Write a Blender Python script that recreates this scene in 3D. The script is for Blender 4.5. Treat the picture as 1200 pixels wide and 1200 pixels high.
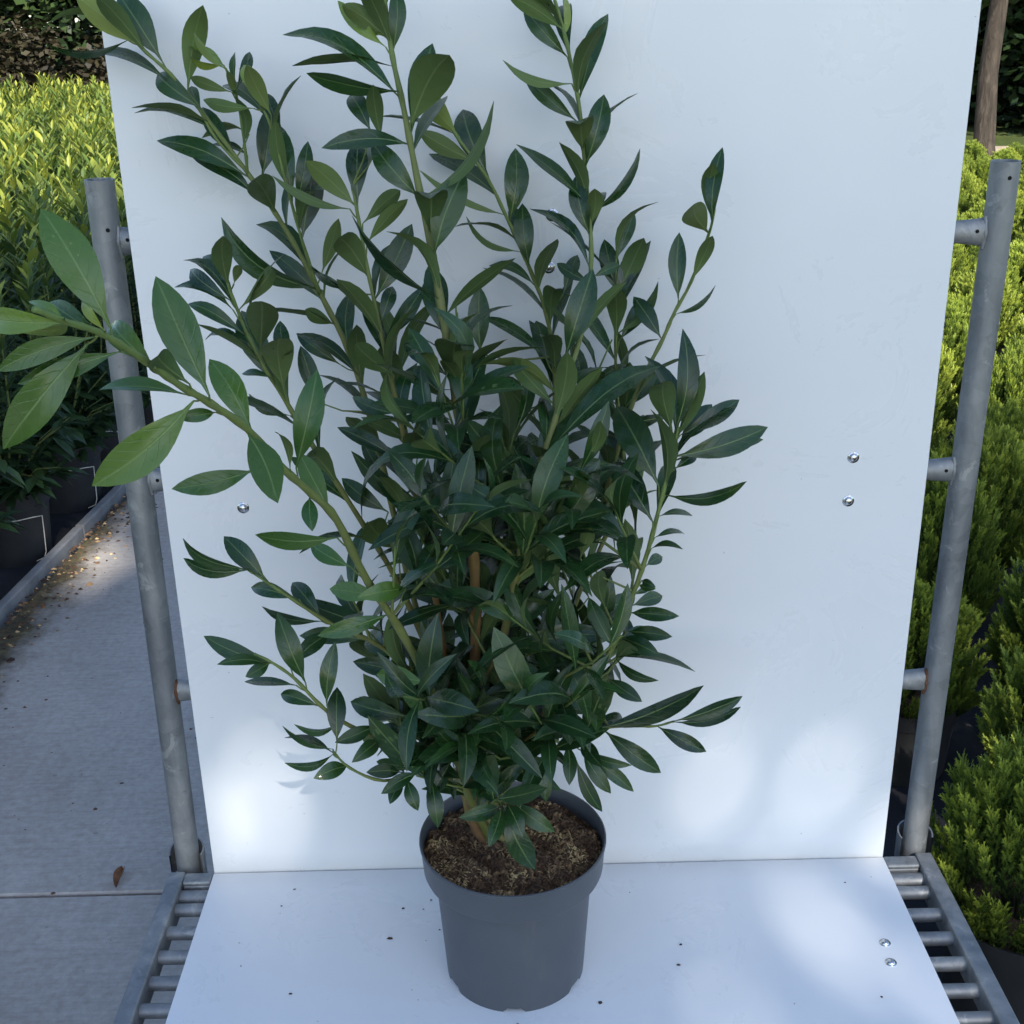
import bpy, math, random
import numpy as np
from mathutils import Vector, Matrix

for o in list(bpy.data.objects):
    bpy.data.objects.remove(o)
scene = bpy.context.scene
COL = scene.collection
R = math.radians
rnd = random.Random(11)

# ------------------------------------------------------------------ camera
CAM_LOC = Vector((-0.0598, -1.6291, 1.2766))
PITCH, YAW, ROLL, FPX = 0.3858, 0.00685, -0.01973, 1444.9
cF = Vector((math.sin(YAW) * math.cos(PITCH), math.cos(YAW) * math.cos(PITCH), -math.sin(PITCH)))
cR0 = Vector((math.cos(YAW), -math.sin(YAW), 0))
cU0 = cR0.cross(cF)
cR = cR0 * math.cos(ROLL) + cU0 * math.sin(ROLL)
cU = cU0 * math.cos(ROLL) - cR0 * math.sin(ROLL)
cam_d = bpy.data.cameras.new('camera')
cam_d.sensor_width = 36.0
cam_d.sensor_fit = 'HORIZONTAL'
cam_d.lens = 36.0 * FPX / 1200.0
cam_d.clip_start = 0.05
cam_d.clip_end = 500
cam = bpy.data.objects.new('camera', cam_d)
COL.objects.link(cam)
cam.matrix_world = Matrix(((cR.x, cU.x, -cF.x, CAM_LOC.x), (cR.y, cU.y, -cF.y, CAM_LOC.y),
                           (cR.z, cU.z, -cF.z, CAM_LOC.z), (0, 0, 0, 1)))
scene.camera = cam

# ------------------------------------------------------------------ sky, sun, exposure
SUN_EL = R(36)
SUN_TO = Vector((0.25, -0.968, 0)).normalized()          # horizontal direction towards the sun
world = bpy.data.worlds.new('World')
scene.world = world
world.use_nodes = True
wn = world.node_tree
bg = wn.nodes['Background']
sky = wn.nodes.new('ShaderNodeTexSky')
sky.sky_type = 'NISHITA'
sky.sun_disc = False
sky.sun_elevation = SUN_EL
sky.sun_rotation = math.atan2(SUN_TO.x, SUN_TO.y)
sky.air_density = 1.0
sky.dust_density = 0.6
sky.ozone_density = 2.0
bg.inputs['Strength'].default_value = 0.12
wn.links.new(sky.outputs[0], bg.inputs[0])
sun_d = bpy.data.lights.new('sun', 'SUN')
sun_d.energy = 3.4
sun_d.angle = R(0.53)
sun_d.color = (1.0, 0.94, 0.84)
sun = bpy.data.objects.new('sun', sun_d)
COL.objects.link(sun)
SUN_DIR = (SUN_TO * math.cos(SUN_EL) + Vector((0, 0, math.sin(SUN_EL)))).normalized()
sun.rotation_euler = SUN_DIR.to_track_quat('Z', 'Y').to_euler()
vs = scene.view_settings
vs.view_transform = 'Standard'
vs.look = 'None'
vs.exposure = 1.33
vs.gamma = 1.0
vs.use_curve_mapping = False
scene.cycles.use_adaptive_sampling = True
scene.cycles.adaptive_threshold = 0.02
scene.cycles.max_bounces = 5
scene.cycles.diffuse_bounces = 3
scene.cycles.glossy_bounces = 3

# ------------------------------------------------------------------ helpers
def unY(px, py, Y):
    d = cF * FPX + cR * (px - 600) + cU * (600 - py)
    return CAM_LOC + d * ((Y - CAM_LOC.y) / d.y)

def unZ(px, py, Z):
    d = cF * FPX + cR * (px - 600) + cU * (600 - py)
    return CAM_LOC + d * ((Z - CAM_LOC.z) / d.z)

def to_px(P):
    d = Vector(P) - CAM_LOC
    z = d.dot(cF)
    return (600 + FPX * d.dot(cR) / z, 600 - FPX * d.dot(cU) / z, z)

def tag(o, label=None, cat=None, group=None, kind=None):
    if label: o['label'] = label
    if cat: o['category'] = cat
    if group: o['group'] = group
    if kind: o['kind'] = kind
    return o

def empty(name, loc=(0, 0, 0)):
    o = bpy.data.objects.new(name, None)
    o.empty_display_size = 0.05
    o.location = loc
    COL.objects.link(o)
    return o

class MB:
    """collects faces; build() links them as one mesh object"""
    def __init__(self):
        self.v = []; self.f = []; self.m = []; self.t = []; self.u = []
    def add(self, verts, faces, mat=0, tone=0.0, uvs=None):
        b = len(self.v)
        self.v.extend([tuple(p) for p in verts])
        self.f.extend([tuple(i + b for i in fc) for fc in faces])
        if isinstance(mat, int): self.m.extend([mat] * len(faces))
        else: self.m.extend(mat)
        if isinstance(tone, (int, float)): self.t.extend([tone] * len(verts))
        else: self.t.extend(tone)
        self.u.extend(uvs if uvs is not None else [(0.0, 0.0)] * len(verts))
        return self
    def box(self, c, s, mat=0, rz=0.0, tone=0.0):
        x, y, z = s[0] / 2, s[1] / 2, s[2] / 2
        ca, sa = math.cos(rz), math.sin(rz)
        vs_ = []
        for dz in (-z, z):
            for dx, dy in ((-x, -y), (x, -y), (x, y), (-x, y)):
                vs_.append((c[0] + dx * ca - dy * sa, c[1] + dx * sa + dy * ca, c[2] + dz))
        return self.add(vs_, [(0, 3, 2, 1), (4, 5, 6, 7), (0, 1, 5, 4), (1, 2, 6, 5), (2, 3, 7, 6), (3, 0, 4, 7)], mat, tone)
    def tube(self, pts, radii, n=10, mat=0, cap=True, tones=0.0):
        pts = [Vector(p) for p in pts]
        if isinstance(radii, (int, float)): radii = [radii] * len(pts)
        if isinstance(tones, (int, float)): tones = [tones] * len(pts)
        verts, faces, tn = [], [], []
        ref = Vector((0, 0, 1))
        d0 = (pts[1] - pts[0]).normalized()
        if abs(d0.dot(ref)) > 0.9: ref = Vector((1, 0, 0))
        a = d0.cross(ref).normalized()
        for i, p in enumerate(pts):
            d = (pts[min(i + 1, len(pts) - 1)] - pts[max(i - 1, 0)]).normalized()
            a = (a - d * a.dot(d)).normalized()
            b = d.cross(a)
            for k in range(n):
                th = 2 * math.pi * k / n
                verts.append(p + (a * math.cos(th) + b * math.sin(th)) * radii[i]); tn.append(tones[i])
        for i in range(len(pts) - 1):
            for k in range(n):
                k2 = (k + 1) % n
                faces.append((i * n + k, i * n + k2, (i + 1) * n + k2, (i + 1) * n + k))
        if cap:
            faces.append(tuple(range(n - 1, -1, -1)))
            e = (len(pts) - 1) * n
            faces.append(tuple(range(e, e + n)))
        return self.add(verts, faces, mat, tn)
    def lathe(self, prof, n=48, c=(0, 0, 0), mat=0, closed=False):
        verts, faces = [], []
        for r, z in prof:
            for k in range(n):
                th = 2 * math.pi * k / n
                verts.append((c[0] + r * math.cos(th), c[1] + r * math.sin(th), c[2] + z))
        for i in range(len(prof) - 1):
            for k in range(n):
                k2 = (k + 1) % n
                faces.append((i * n + k, i * n + k2, (i + 1) * n + k2, (i + 1) * n + k))
        return self.add(verts, faces, mat)
    def mesh(self, name, mats, smooth=False, tone=False, uv=False):
        me = bpy.data.meshes.new(name)
        me.from_pydata(self.v, [], self.f)
        for m in (mats if isinstance(mats, (list, tuple)) else [mats]): me.materials.append(m)
        if any(self.m): me.polygons.foreach_set('material_index', self.m)
        if smooth is True: me.polygons.foreach_set('use_smooth', [True] * len(self.f))
        if tone:
            at = me.attributes.new('tone', 'FLOAT', 'POINT'); at.data.foreach_set('value', self.t)
        if uv:
            ul = me.uv_layers.new(name='UVMap')
            vi = np.zeros(len(me.loops), dtype=np.int32); me.loops.foreach_get('vertex_index', vi)
            ul.data.foreach_set('uv', np.array(self.u, dtype=np.float32)[vi].ravel())
        me.update()
        return me
    def build(self, name, mats, parent=None, smooth=False, tone=False, uv=False, auto=None, bevel=None):
        me = self.mesh(name, mats, smooth or auto is not None, tone, uv)
        if auto is not None:
            me.set_sharp_from_angle(angle=R(auto))
        o = bpy.data.objects.new(name, me)
        COL.objects.link(o)
        if parent is not None: o.parent = parent
        if bevel:
            bm_ = o.modifiers.new('bevel', 'BEVEL'); bm_.width = bevel; bm_.segments = 2; bm_.limit_method = 'ANGLE'; bm_.angle_limit = R(40)
        return o

def link_copy(me, name, parent=None, loc=None, rz=0.0, sc=None):
    o = bpy.data.objects.new(name, me)
    COL.objects.link(o)
    if parent is not None: o.parent = parent
    if loc is not None: o.location = loc
    o.rotation_euler.z = rz
    if sc is not None: o.scale = sc if isinstance(sc, (tuple, list)) else (sc, sc, sc)
    return o

# ------------------------------------------------------------------ materials
class NT:
    def __init__(self, name, rough=0.6, spec=0.5):
        self.mat = bpy.data.materials.new(name)
        self.mat.use_nodes = True
        self.t = self.mat.node_tree
        self.b = self.t.nodes['Principled BSDF']
        self.b.inputs['Roughness'].default_value = rough
        self.b.inputs['Specular IOR Level'].default_value = spec
    def n(self, kind, **kw):
        nd = self.t.nodes.new('ShaderNode' + kind)
        for k, v in kw.items():
            if k.startswith('_'): setattr(nd, k[1:], v)
            else: nd.inputs[k.replace('__', ' ')].default_value = v
        return nd
    def l(self, a, b): self.t.links.new(a, b)
    def coord(self, out='Object', scale=(1, 1, 1)):
        c = self.n('TexCoord'); m = self.n('Mapping')
        m.inputs['Scale'].default_value = scale
        self.l(c.outputs[out], m.inputs['Vector'])
        return m.outputs[0]
    def noise(self, vec, scale, detail=4, rough=0.55, dist=0.0):
        nd = self.n('TexNoise'); nd.inputs['Scale'].default_value = scale
        nd.inputs['Detail'].default_value = detail; nd.inputs['Roughness'].default_value = rough
        nd.inputs['Distortion'].default_value = dist
        if vec is not None: self.l(vec, nd.inputs['Vector'])
        return nd.outputs['Fac']
    def ramp(self, fac, stops):
        nd = self.n('ValToRGB'); e = nd.color_ramp.elements
        while len(e) < len(stops): e.new(0.5)
        for el, (p, c) in zip(e, stops):
            el.position = p; el.color = (*c, 1) if len(c) == 3 else c
        self.l(fac, nd.inputs[0])
        return nd.outputs[0]
    def mix(self, fac, a, b, mode='MIX'):
        nd = self.n('Mix', _data_type='RGBA', _blend_type=mode)
        for s, v in ((nd.inputs[0], fac), (nd.inputs[6], a), (nd.inputs[7], b)):
            if hasattr(v, 'links'): self.l(v, s)
            elif isinstance(v, (int, float)): s.default_value = v
            else: s.default_value = (*v, 1)
        return nd.outputs[2]
    def math(self, op, a, b=0.0, clamp=False):
        nd = self.n('Math', _operation=op, _use_clamp=clamp)
        for s, v in ((nd.inputs[0], a), (nd.inputs[1], b)):
            if hasattr(v, 'links'): self.l(v, s)
            else: s.default_value = v
        return nd.outputs[0]
    def bump(self, h, strength=0.3, dist=0.01):
        nd = self.n('Bump'); nd.inputs['Strength'].default_value = strength; nd.inputs['Distance'].default_value = dist
        self.l(h, nd.inputs['Height']); self.l(nd.outputs[0], self.b.inputs['Normal'])
        return nd
    def color(self, c):
        if hasattr(c, 'links'): self.l(c, self.b.inputs['Base Color'])
        else: self.b.inputs['Base Color'].default_value = (*c, 1)
        return self
    def rough(self, c):
        if hasattr(c, 'links'): self.l(c, self.b.inputs['Roughness'])
        else: self.b.inputs['Roughness'].default_value = c
        return self
    def translucent(self, col, fac):
        tr = self.n('BsdfTranslucent'); mx = self.n('MixShader')
        if hasattr(col, 'links'): self.l(col, tr.inputs[0])
        else: tr.inputs[0].default_value = (*col, 1)
        mx.inputs[0].default_value = fac
        out = self.t.nodes['Material Output']
        self.l(self.b.outputs[0], mx.inputs[1]); self.l(tr.outputs[0], mx.inputs[2]); self.l(mx.outputs[0], out.inputs[0])

def m_concrete():
    m = NT('concrete', 0.88, 0.3)
    v = m.coord('Object'); vb = m.coord('Object', (1.0, 14.0, 1.0))
    big = m.noise(v, 2.2, 5, 0.6); fine = m.noise(v, 60, 4, 0.7); brush = m.noise(vb, 9, 5, 0.7)
    c = m.ramp(big, [(0.3, (0.37, 0.315, 0.265)), (0.7, (0.52, 0.45, 0.385))])
    c = m.mix(0.30, c, m.ramp(brush, [(0.3, (0.13, 0.13, 0.13)), (0.7, (0.42, 0.42, 0.42))]))
    c = m.mix(0.22, c, m.ramp(fine, [(0.35, (0.10, 0.10, 0.10)), (0.65, (0.45, 0.45, 0.44))]))
    stain = m.ramp(m.noise(v, 1.1, 6, 0.72, 0.8), [(0.50, (0, 0, 0)), (0.68, (1, 1, 1))])
    c = m.mix(m.math('MULTIPLY', stain, 0.30), c, (0.15, 0.135, 0.115))
    spot = m.ramp(m.noise(v, 26, 3, 0.6), [(0.70, (0, 0, 0)), (0.76, (1, 1, 1))])
    c = m.mix(m.math('MULTIPLY', spot, 0.45), c, (0.13, 0.115, 0.095))
    # dirt and moss washed from the bed along the kerb (own shape, along X = -1.3)
    sx = m.n('SeparateXYZ'); g = m.n('NewGeometry'); m.l(g.outputs['Position'], sx.inputs[0])
    edge = m.n('MapRange'); edge.inputs[1].default_value = -1.46; edge.inputs[2].default_value = -1.24
    edge.inputs[3].default_value = 1.0; edge.inputs[4].default_value = 0.0
    m.l(sx.outputs['X'], edge.inputs[0])
    pn = m.noise(g.outputs['Position'], 7, 6, 0.7)
    k = m.math('ADD', edge.outputs[0], m.math('MULTIPLY', m.math('SUBTRACT', pn, 0.5), 1.1))
    k = m.ramp(k, [(0.42, (0, 0, 0)), (0.85, (1, 1, 1))])
    moss = m.ramp(m.noise(g.outputs['Position'], 30, 4, 0.6), [(0.35, (0.05, 0.038, 0.026)), (0.6, (0.11, 0.09, 0.045)), (0.75, (0.22, 0.20, 0.14))])
    m.color(m.mix(k, c, moss))
    m.bump(m.math('ADD', m.math('MULTIPLY', brush, 0.6), fine), 0.25, 0.003)
    return m.mat

def m_galv(name='galvanised_steel', rust=0.0):
    m = NT(name, 0.5, 0.5)
    m.b.inputs['Metallic'].default_value = 0.55
    v = m.coord('Object'); vl = m.coord('Object', (1, 1, 0.25))
    sp = m.n('TexVoronoi'); sp.inputs['Scale'].default_value = 55; m.l(v, sp.inputs['Vector'])
    st = m.noise(vl, 16, 5, 0.65, 0.6); fine = m.noise(v, 120, 3, 0.6)
    c = m.ramp(st, [(0.28, (0.13, 0.14, 0.15)), (0.48, (0.20, 0.21, 0.215)), (0.62, (0.27, 0.275, 0.27)), (0.74, (0.44, 0.43, 0.39))])
    bw = m.n('RGBToBW'); m.l(sp.outputs['Color'], bw.inputs[0])
    c = m.mix(0.05, c, bw.outputs[0])
    dk = m.ramp(m.noise(v, 38, 6, 0.75), [(0.62, (0, 0, 0)), (0.72, (1, 1, 1))])
    c = m.mix(m.math('MULTIPLY', dk, 0.55), c, (0.11, 0.105, 0.10))
    lt = m.ramp(m.noise(v, 21, 5, 0.7, 1.0), [(0.60, (0, 0, 0)), (0.66, (1, 1, 1))])
    c = m.mix(m.math('MULTIPLY', lt, 0.45), c, (0.46, 0.46, 0.43))
    m.color(c)
    m.rough(m.ramp(st, [(0.2, (0.42,) * 3), (0.8, (0.68,) * 3)]))
    m.bump(m.math('ADD', st, m.math('MULTIPLY', fine, 0.3)), 0.18, 0.002)
    return m.mat

def m_rust():
    m = NT('rust', 0.9, 0.2)
    v = m.coord('Object')
    m.color(m.ramp(m.noise(v, 90, 5, 0.7), [(0.3, (0.05, 0.025, 0.015)), (0.55, (0.12, 0.055, 0.03)), (0.75, (0.22, 0.15, 0.11))]))
    m.bump(m.noise(v, 200, 4), 0.5, 0.002)
    return m.mat

def m_panel():
    m = NT('white_laminate', 0.3, 0.5)
    g = m.n('NewGeometry')
    P = g.outputs['Position']
    big = m.noise(P, 1.7, 3, 0.5); sm = m.noise(P, 5, 6, 0.7, 1.2); sp = m.noise(P, 95, 2, 0.5)
    c = m.ramp(big, [(0.3, (0.675, 0.69, 0.70)), (0.7, (0.735, 0.745, 0.745))])
    sm2 = m.ramp(sm, [(0.60, (0, 0, 0)), (0.78, (1, 1, 1))])
    c = m.mix(m.math('MULTIPLY', sm2, 0.07), c, (0.60, 0.615, 0.62))
    sp2 = m.ramp(sp, [(0.755, (0, 0, 0)), (0.775, (1, 1, 1))])
    c = m.mix(m.math('MULTIPLY', sp2, 0.5), c, (0.30, 0.28, 0.25))
    scr = m.n('Mapping'); scr.inputs['Scale'].default_value = (1.5, 1.5, 22); scr.inputs['Rotation'].default_value = (0, 0.5, 0.3)
    m.l(P, scr.inputs['Vector'])
    sc2 = m.ramp(m.noise(scr.outputs[0], 6, 4, 0.7), [(0.70, (0, 0, 0)), (0.78, (1, 1, 1))])
    c = m.mix(m.math('MULTIPLY', sc2, 0.13), c, (0.42, 0.42, 0.42))
    sz = m.n('SeparateXYZ'); m.l(P, sz.inputs[0])
    dirt = m.math('MULTIPLY', m.ramp(m.math('ABSOLUTE', sz.outputs['Z']), [(0.0, (1, 1, 1)), (0.035, (0, 0, 0))]), m.ramp(m.math('ABSOLUTE', sz.outputs['Y']), [(0.0, (1, 1, 1)), (0.05, (0, 0, 0))]))
    c = m.mix(m.math('MULTIPLY', m.math('MULTIPLY', dirt, m.noise(P, 14, 5, 0.7)), 0.45), c, (0.42, 0.39, 0.33))
    m.color(c)
    m.rough(m.ramp(sm, [(0.35, (0.24,) * 3), (0.7, (0.42,) * 3)]))
    m.bump(m.noise(P, 3.0, 2, 0.4), 0.05, 0.02)
    return m.mat

def m_plain(name, col, rough=0.5, spec=0.5, metal=0.0, var=0.15, scale=25, bump=0.1):
    m = NT(name, rough, spec)
    m.b.inputs['Metallic'].default_value = metal
    v = m.coord('Object')
    f = m.noise(v, scale, 4, 0.6)
    lo = tuple(x * (1 - var) for x in col); hi = tuple(min(1, x * (1 + var)) for x in col)
    m.color(m.ramp(f, [(0.3, lo), (0.7, hi)]))
    if bump: m.bump(m.noise(v, scale * 4, 3), bump, 0.002)
    return m.mat

def m_leaf(name, stops, under=False, rough=0.22, trans=0.12, veins=True):
    """stops: colours for tone 0 (old) .. 1 (young)"""
    m = NT(name, rough, 0.45)
    at = m.n('Attribute'); at.attribute_name = 'tone'
    base = m.ramp(at.outputs['Fac'], stops)
    oi = m.n('ObjectInfo')
    hs = m.n('HueSaturation'); m.l(base, hs.inputs['Color'])
    m.l(m.math('ADD', m.math('MULTIPLY', oi.outputs['Random'], 0.5), 0.75), hs.inputs['Value'])
    m.l(m.math('ADD', m.math('MULTIPLY', oi.outputs['Random'], -0.045), 0.518), hs.inputs['Hue'])
    c = hs.outputs[0]
    g = m.n('NewGeometry')
    blot = m.noise(g.outputs['Position'], 45, 4, 0.65)
    c = m.mix(m.math('MULTIPLY', m.ramp(blot, [(0.35, (0, 0, 0)), (0.75, (1, 1, 1))]), 0.35), c, m.mix(0.5, c, (0.10, 0.16, 0.05)))
    if veins:
        uv = m.n('UVMap'); s = m.n('SeparateXYZ'); m.l(uv.outputs[0], s.inputs[0])
        au = m.math('ABSOLUTE', s.outputs['X'])
        mid = m.math('MULTIPLY', m.ramp(au, [(0.02, (1, 1, 1)), (0.07, (0, 0, 0))]), m.math('SUBTRACT', 1.0, m.math('MULTIPLY', s.outputs['Y'], 0.55)))
        vv = m.math('ADD', m.math('SUBTRACT', m.math('MULTIPLY', s.outputs['Y'], 8.0), m.math('MULTIPLY', au, 1.7)), m.math('MULTIPLY', m.noise(g.outputs['Position'], 30, 2), 1.1))
        fr = m.math('ABSOLUTE', m.math('SUBTRACT', m.math('FRACT', vv), 0.5))
        vein = m.ramp(fr, [(0.0, (1, 1, 1)), (0.06, (0, 0, 0))])
        c = m.mix(m.math('MULTIPLY', vein, 0.08), c, (0.16, 0.23, 0.09))
        c = m.mix(m.math('MULTIPLY', mid, 0.62 if not under else 0.5), c, (0.20, 0.29, 0.10) if not under else (0.24, 0.30, 0.12))
        h = m.math('ADD', m.math('MULTIPLY', vein, -0.5), m.math('MULTIPLY', mid, -1.0 if not under else 1.2))
        m.bump(m.math('ADD', h, m.math('MULTIPLY', blot, 0.7)), 0.28, 0.002)
    spots = m.ramp(m.noise(g.outputs['Position'], 170, 3, 0.6), [(0.70, (0, 0, 0)), (0.74, (1, 1, 1))])
    c = m.mix(m.math('MULTIPLY', spots, 0.55), c, (0.05, 0.035, 0.015))
    yel = m.ramp(m.noise(g.outputs['Position'], 13, 5, 0.7), [(0.60, (0, 0, 0)), (0.78, (1, 1, 1))])
    c = m.mix(m.math('MULTIPLY', yel, 0.30), c, (0.10, 0.14, 0.03))
    m.color(c)
    m.rough(m.ramp(m.noise(g.outputs['Position'], 16, 4, 0.6), [(0.3, (rough * 0.7,) * 3), (0.7, (min(1, rough * 2.0),) * 3)]))
    m.translucent(m.mix(0.5, c, (0.22, 0.34, 0.04)), trans)
    return m.mat

M = {}
M['concrete'] = m_concrete()
M['galv'] = m_galv()
M['rust'] = m_rust()
M['panel'] = m_panel()
M['panel_edge'] = m_plain('panel_edge', (0.55, 0.54, 0.52), 0.7, 0.3)
M['bolt'] = m_plain('bolt_steel', (0.62, 0.62, 0.62), 0.22, 0.5, 1.0, 0.1, 40, 0.0)
M['hole'] = m_plain('hole_shadow', (0.012, 0.012, 0.012), 0.9, 0.1)
M['pot'] = m_plain('grey_pot_plastic', (0.068, 0.076, 0.088), 0.48, 0.4, 0, 0.06, 14, 0.06)
def m_pot():
    m = NT('grey_pot_plastic', 0.46, 0.4)
    v = m.coord('Object'); vs2 = m.coord('Object', (1, 1, 0.18))
    c = m.ramp(m.noise(v, 14, 4), [(0.3, (0.064, 0.071, 0.082)), (0.7, (0.072, 0.080, 0.092))])
    sm = m.ramp(m.noise(vs2, 26, 6, 0.75), [(0.60, (0, 0, 0)), (0.76, (1, 1, 1))])
    c = m.mix(m.math('MULTIPLY', sm, 0.22), c, (0.21, 0.18, 0.14))
    m.color(c); m.rough(m.ramp(sm, [(0, (0.42,) * 3), (1, (0.7,) * 3)]))
    m.bump(m.noise(v, 60, 3), 0.05, 0.002)
    return m.mat
M['pot'] = m_pot()
M['black_pot'] = m_plain('black_pot_plastic', (0.022, 0.023, 0.025), 0.5, 0.4, 0, 0.3, 9, 0.05)
M['kerb'] = m_plain('kerb_grey', (0.20, 0.20, 0.20), 0.8, 0.3, 0, 0.25, 12, 0.3)
M['wire'] = m_plain('pale_wire', (0.62, 0.58, 0.50), 0.5, 0.4, 0, 0.1, 20, 0)
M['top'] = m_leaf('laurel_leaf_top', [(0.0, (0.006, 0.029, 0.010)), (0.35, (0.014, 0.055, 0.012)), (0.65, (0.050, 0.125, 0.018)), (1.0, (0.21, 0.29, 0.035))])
M['under'] = m_leaf('laurel_leaf_underside', [(0.0, (0.058, 0.105, 0.034)), (0.4, (0.078, 0.135, 0.038)), (0.7, (0.12, 0.19, 0.05)), (1.0, (0.24, 0.31, 0.07))], under=True, rough=0.58)
def m_stem():
    m = NT('laurel_bark', 0.6, 0.3)
    at = m.n('Attribute'); at.attribute_name = 'tone'
    v = m.coord('Object')
    c = m.ramp(at.outputs['Fac'], [(0.0, (0.085, 0.055, 0.035)), (0.3, (0.24, 0.135, 0.055)), (0.55, (0.15, 0.15, 0.045)), (1.0, (0.13, 0.20, 0.055))])
    c = m.mix(0.35, c, m.mix(1.0, c, m.ramp(m.noise(v, 70, 5, 0.7), [(0.3, (0.35, 0.35, 0.35)), (0.7, (1, 1, 1))]), 'MULTIPLY'))
    m.color(c); m.bump(m.noise(v, 160, 4), 0.3, 0.001)
    return m.mat
M['stem'] = m_stem()
def m_foliage(name, stops, trans=0.2, rough=0.5):
    m = NT(name, rough, 0.4)
    at = m.n('Attribute'); at.attribute_name = 'tone'
    base = m.ramp(at.outputs['Fac'], stops)
    oi = m.n('ObjectInfo'); hs = m.n('HueSaturation'); m.l(base, hs.inputs['Color'])
    m.l(m.math('ADD', m.math('MULTIPLY', oi.outputs['Random'], 0.35), 0.82), hs.inputs['Value'])
    m.l(m.math('ADD', m.math('MULTIPLY', oi.outputs['Random'], -0.02), 0.51), hs.inputs['Hue'])
    m.color(hs.outputs[0])
    if trans: m.translucent(hs.outputs[0], trans)
    return m.mat
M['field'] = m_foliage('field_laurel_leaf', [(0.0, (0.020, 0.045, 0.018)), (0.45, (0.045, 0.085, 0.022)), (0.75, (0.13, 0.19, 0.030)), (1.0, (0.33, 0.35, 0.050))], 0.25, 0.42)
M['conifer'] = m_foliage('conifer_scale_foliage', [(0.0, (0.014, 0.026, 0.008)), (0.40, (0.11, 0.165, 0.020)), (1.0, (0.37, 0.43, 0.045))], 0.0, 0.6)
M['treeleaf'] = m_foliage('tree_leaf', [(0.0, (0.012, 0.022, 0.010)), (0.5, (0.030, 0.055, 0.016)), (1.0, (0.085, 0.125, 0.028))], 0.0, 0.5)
M['brownleaf'] = m_foliage('brown_hedge_leaf', [(0.0, (0.012, 0.010, 0.006)), (0.5, (0.026, 0.021, 0.011)), (1.0, (0.055, 0.044, 0.022))], 0.0, 0.6)
def m_bark():
    m = NT('tree_bark', 0.9, 0.2)
    v = m.coord('Object', (1, 1, 0.2)); f = m.noise(v, 22, 6, 0.7, 0.5)
    m.color(m.ramp(f, [(0.3, (0.025, 0.020, 0.016)), (0.55, (0.06, 0.048, 0.037)), (0.75, (0.12, 0.098, 0.075))]))
    m.bump(f, 0.8, 0.03)
    return m.mat
M['bark'] = m_bark()
def m_soil():
    m = NT('potting_soil', 0.95, 0.15)
    v = m.coord('Object'); f = m.noise(v, 60, 6, 0.75)
    m.color(m.ramp(f, [(0.3, (0.045, 0.026, 0.016)), (0.55, (0.13, 0.080, 0.048)), (0.72, (0.27, 0.185, 0.11))]))
    m.bump(f, 0.9, 0.01)
    return m.mat
M['soil'] = m_soil()
def m_cloth():
    m = NT('ground_cloth', 0.85, 0.25)
    v = m.coord('Object'); f = m.noise(v, 5, 6, 0.7); w = m.noise(v, 220, 2)
    m.color(m.ramp(f, [(0.3, (0.010, 0.010, 0.013)), (0.6, (0.020, 0.020, 0.024)), (0.75, (0.048, 0.043, 0.036))]))
    m.bump(m.math('ADD', m.math('MULTIPLY', f, 3.0), w), 0.3, 0.004)
    return m.mat
M['cloth'] = m_cloth()
def m_ground():
    m = NT('ground_earth_grass', 0.95, 0.15)
    v = m.coord('Object'); f = m.noise(v, 0.6, 6, 0.65); d = m.noise(v, 14, 5, 0.7)
    c = m.ramp(f, [(0.35, (0.055, 0.085, 0.022)), (0.6, (0.10, 0.125, 0.035)), (0.75, (0.19, 0.15, 0.09))])
    c = m.mix(0.45, c, m.mix(1.0, c, m.ramp(d, [(0.3, (0.3, 0.3, 0.3)), (0.7, (1, 1, 1))]), 'MULTIPLY'))
    m.color(c); m.bump(d, 0.8, 0.03)
    return m.mat
M['ground'] = m_ground()
M['sand'] = m_plain('sandy_path', (0.46, 0.37, 0.27), 0.95, 0.1, 0, 0.2, 6, 0.4)
M['chips'] = m_foliage('bark_chips', [(0.0, (0.022, 0.013, 0.009)), (0.4, (0.11, 0.058, 0.030)), (0.75, (0.36, 0.235, 0.115)), (1.0, (0.62, 0.46, 0.22))], 0.0, 0.85)
M['dry'] = m_plain('dry_leaf', (0.20, 0.09, 0.04), 0.8, 0.2, 0, 0.4, 60, 0.4)
# ------------------------------------------------------------------ setting
GZ = -0.32
S = 'structure'
def sheet(name, pts, z, mat, sub=1):
    mb = MB()
    mb.add([(x, y, z) for x, y in pts], [tuple(range(len(pts)))])
    o = mb.build(name, mat); o['kind'] = S
    return o
sheet('ground', [(-150, -150), (150, -150), (150, 200), (-150, 200)], GZ - 0.03, M['ground'])
k0, k1 = unZ(0, 727, GZ), unZ(123, 600, GZ)
KS = (k1.x - k0.x) / (k1.y - k0.y)
kx = lambda y: k0.x + KS * (y - k0.y)               # inner edge of the kerb along the left bed
sheet('planting_bed_left', [(-9, -4), (kx(-4) - 0.02, -4), (kx(12.5) - 0.02, 12.5), (-9, 12.5)], GZ - 0.016, M['cloth'])
sheet('planting_bed_right', [(0.402, -2.2), (9, -2.2), (9, 11.0), (0.402, 11.0)], GZ - 0.016, M['cloth'])
tp = unZ(1150, 188, GZ)                               # foot of the tall tree
sheet('sandy_track', [(-12, tp.y - 0.2), (30, tp.y - 0.9), (30, tp.y + 1.3), (-12, tp.y + 1.6)], GZ - 0.008, M['sand'])
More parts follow.
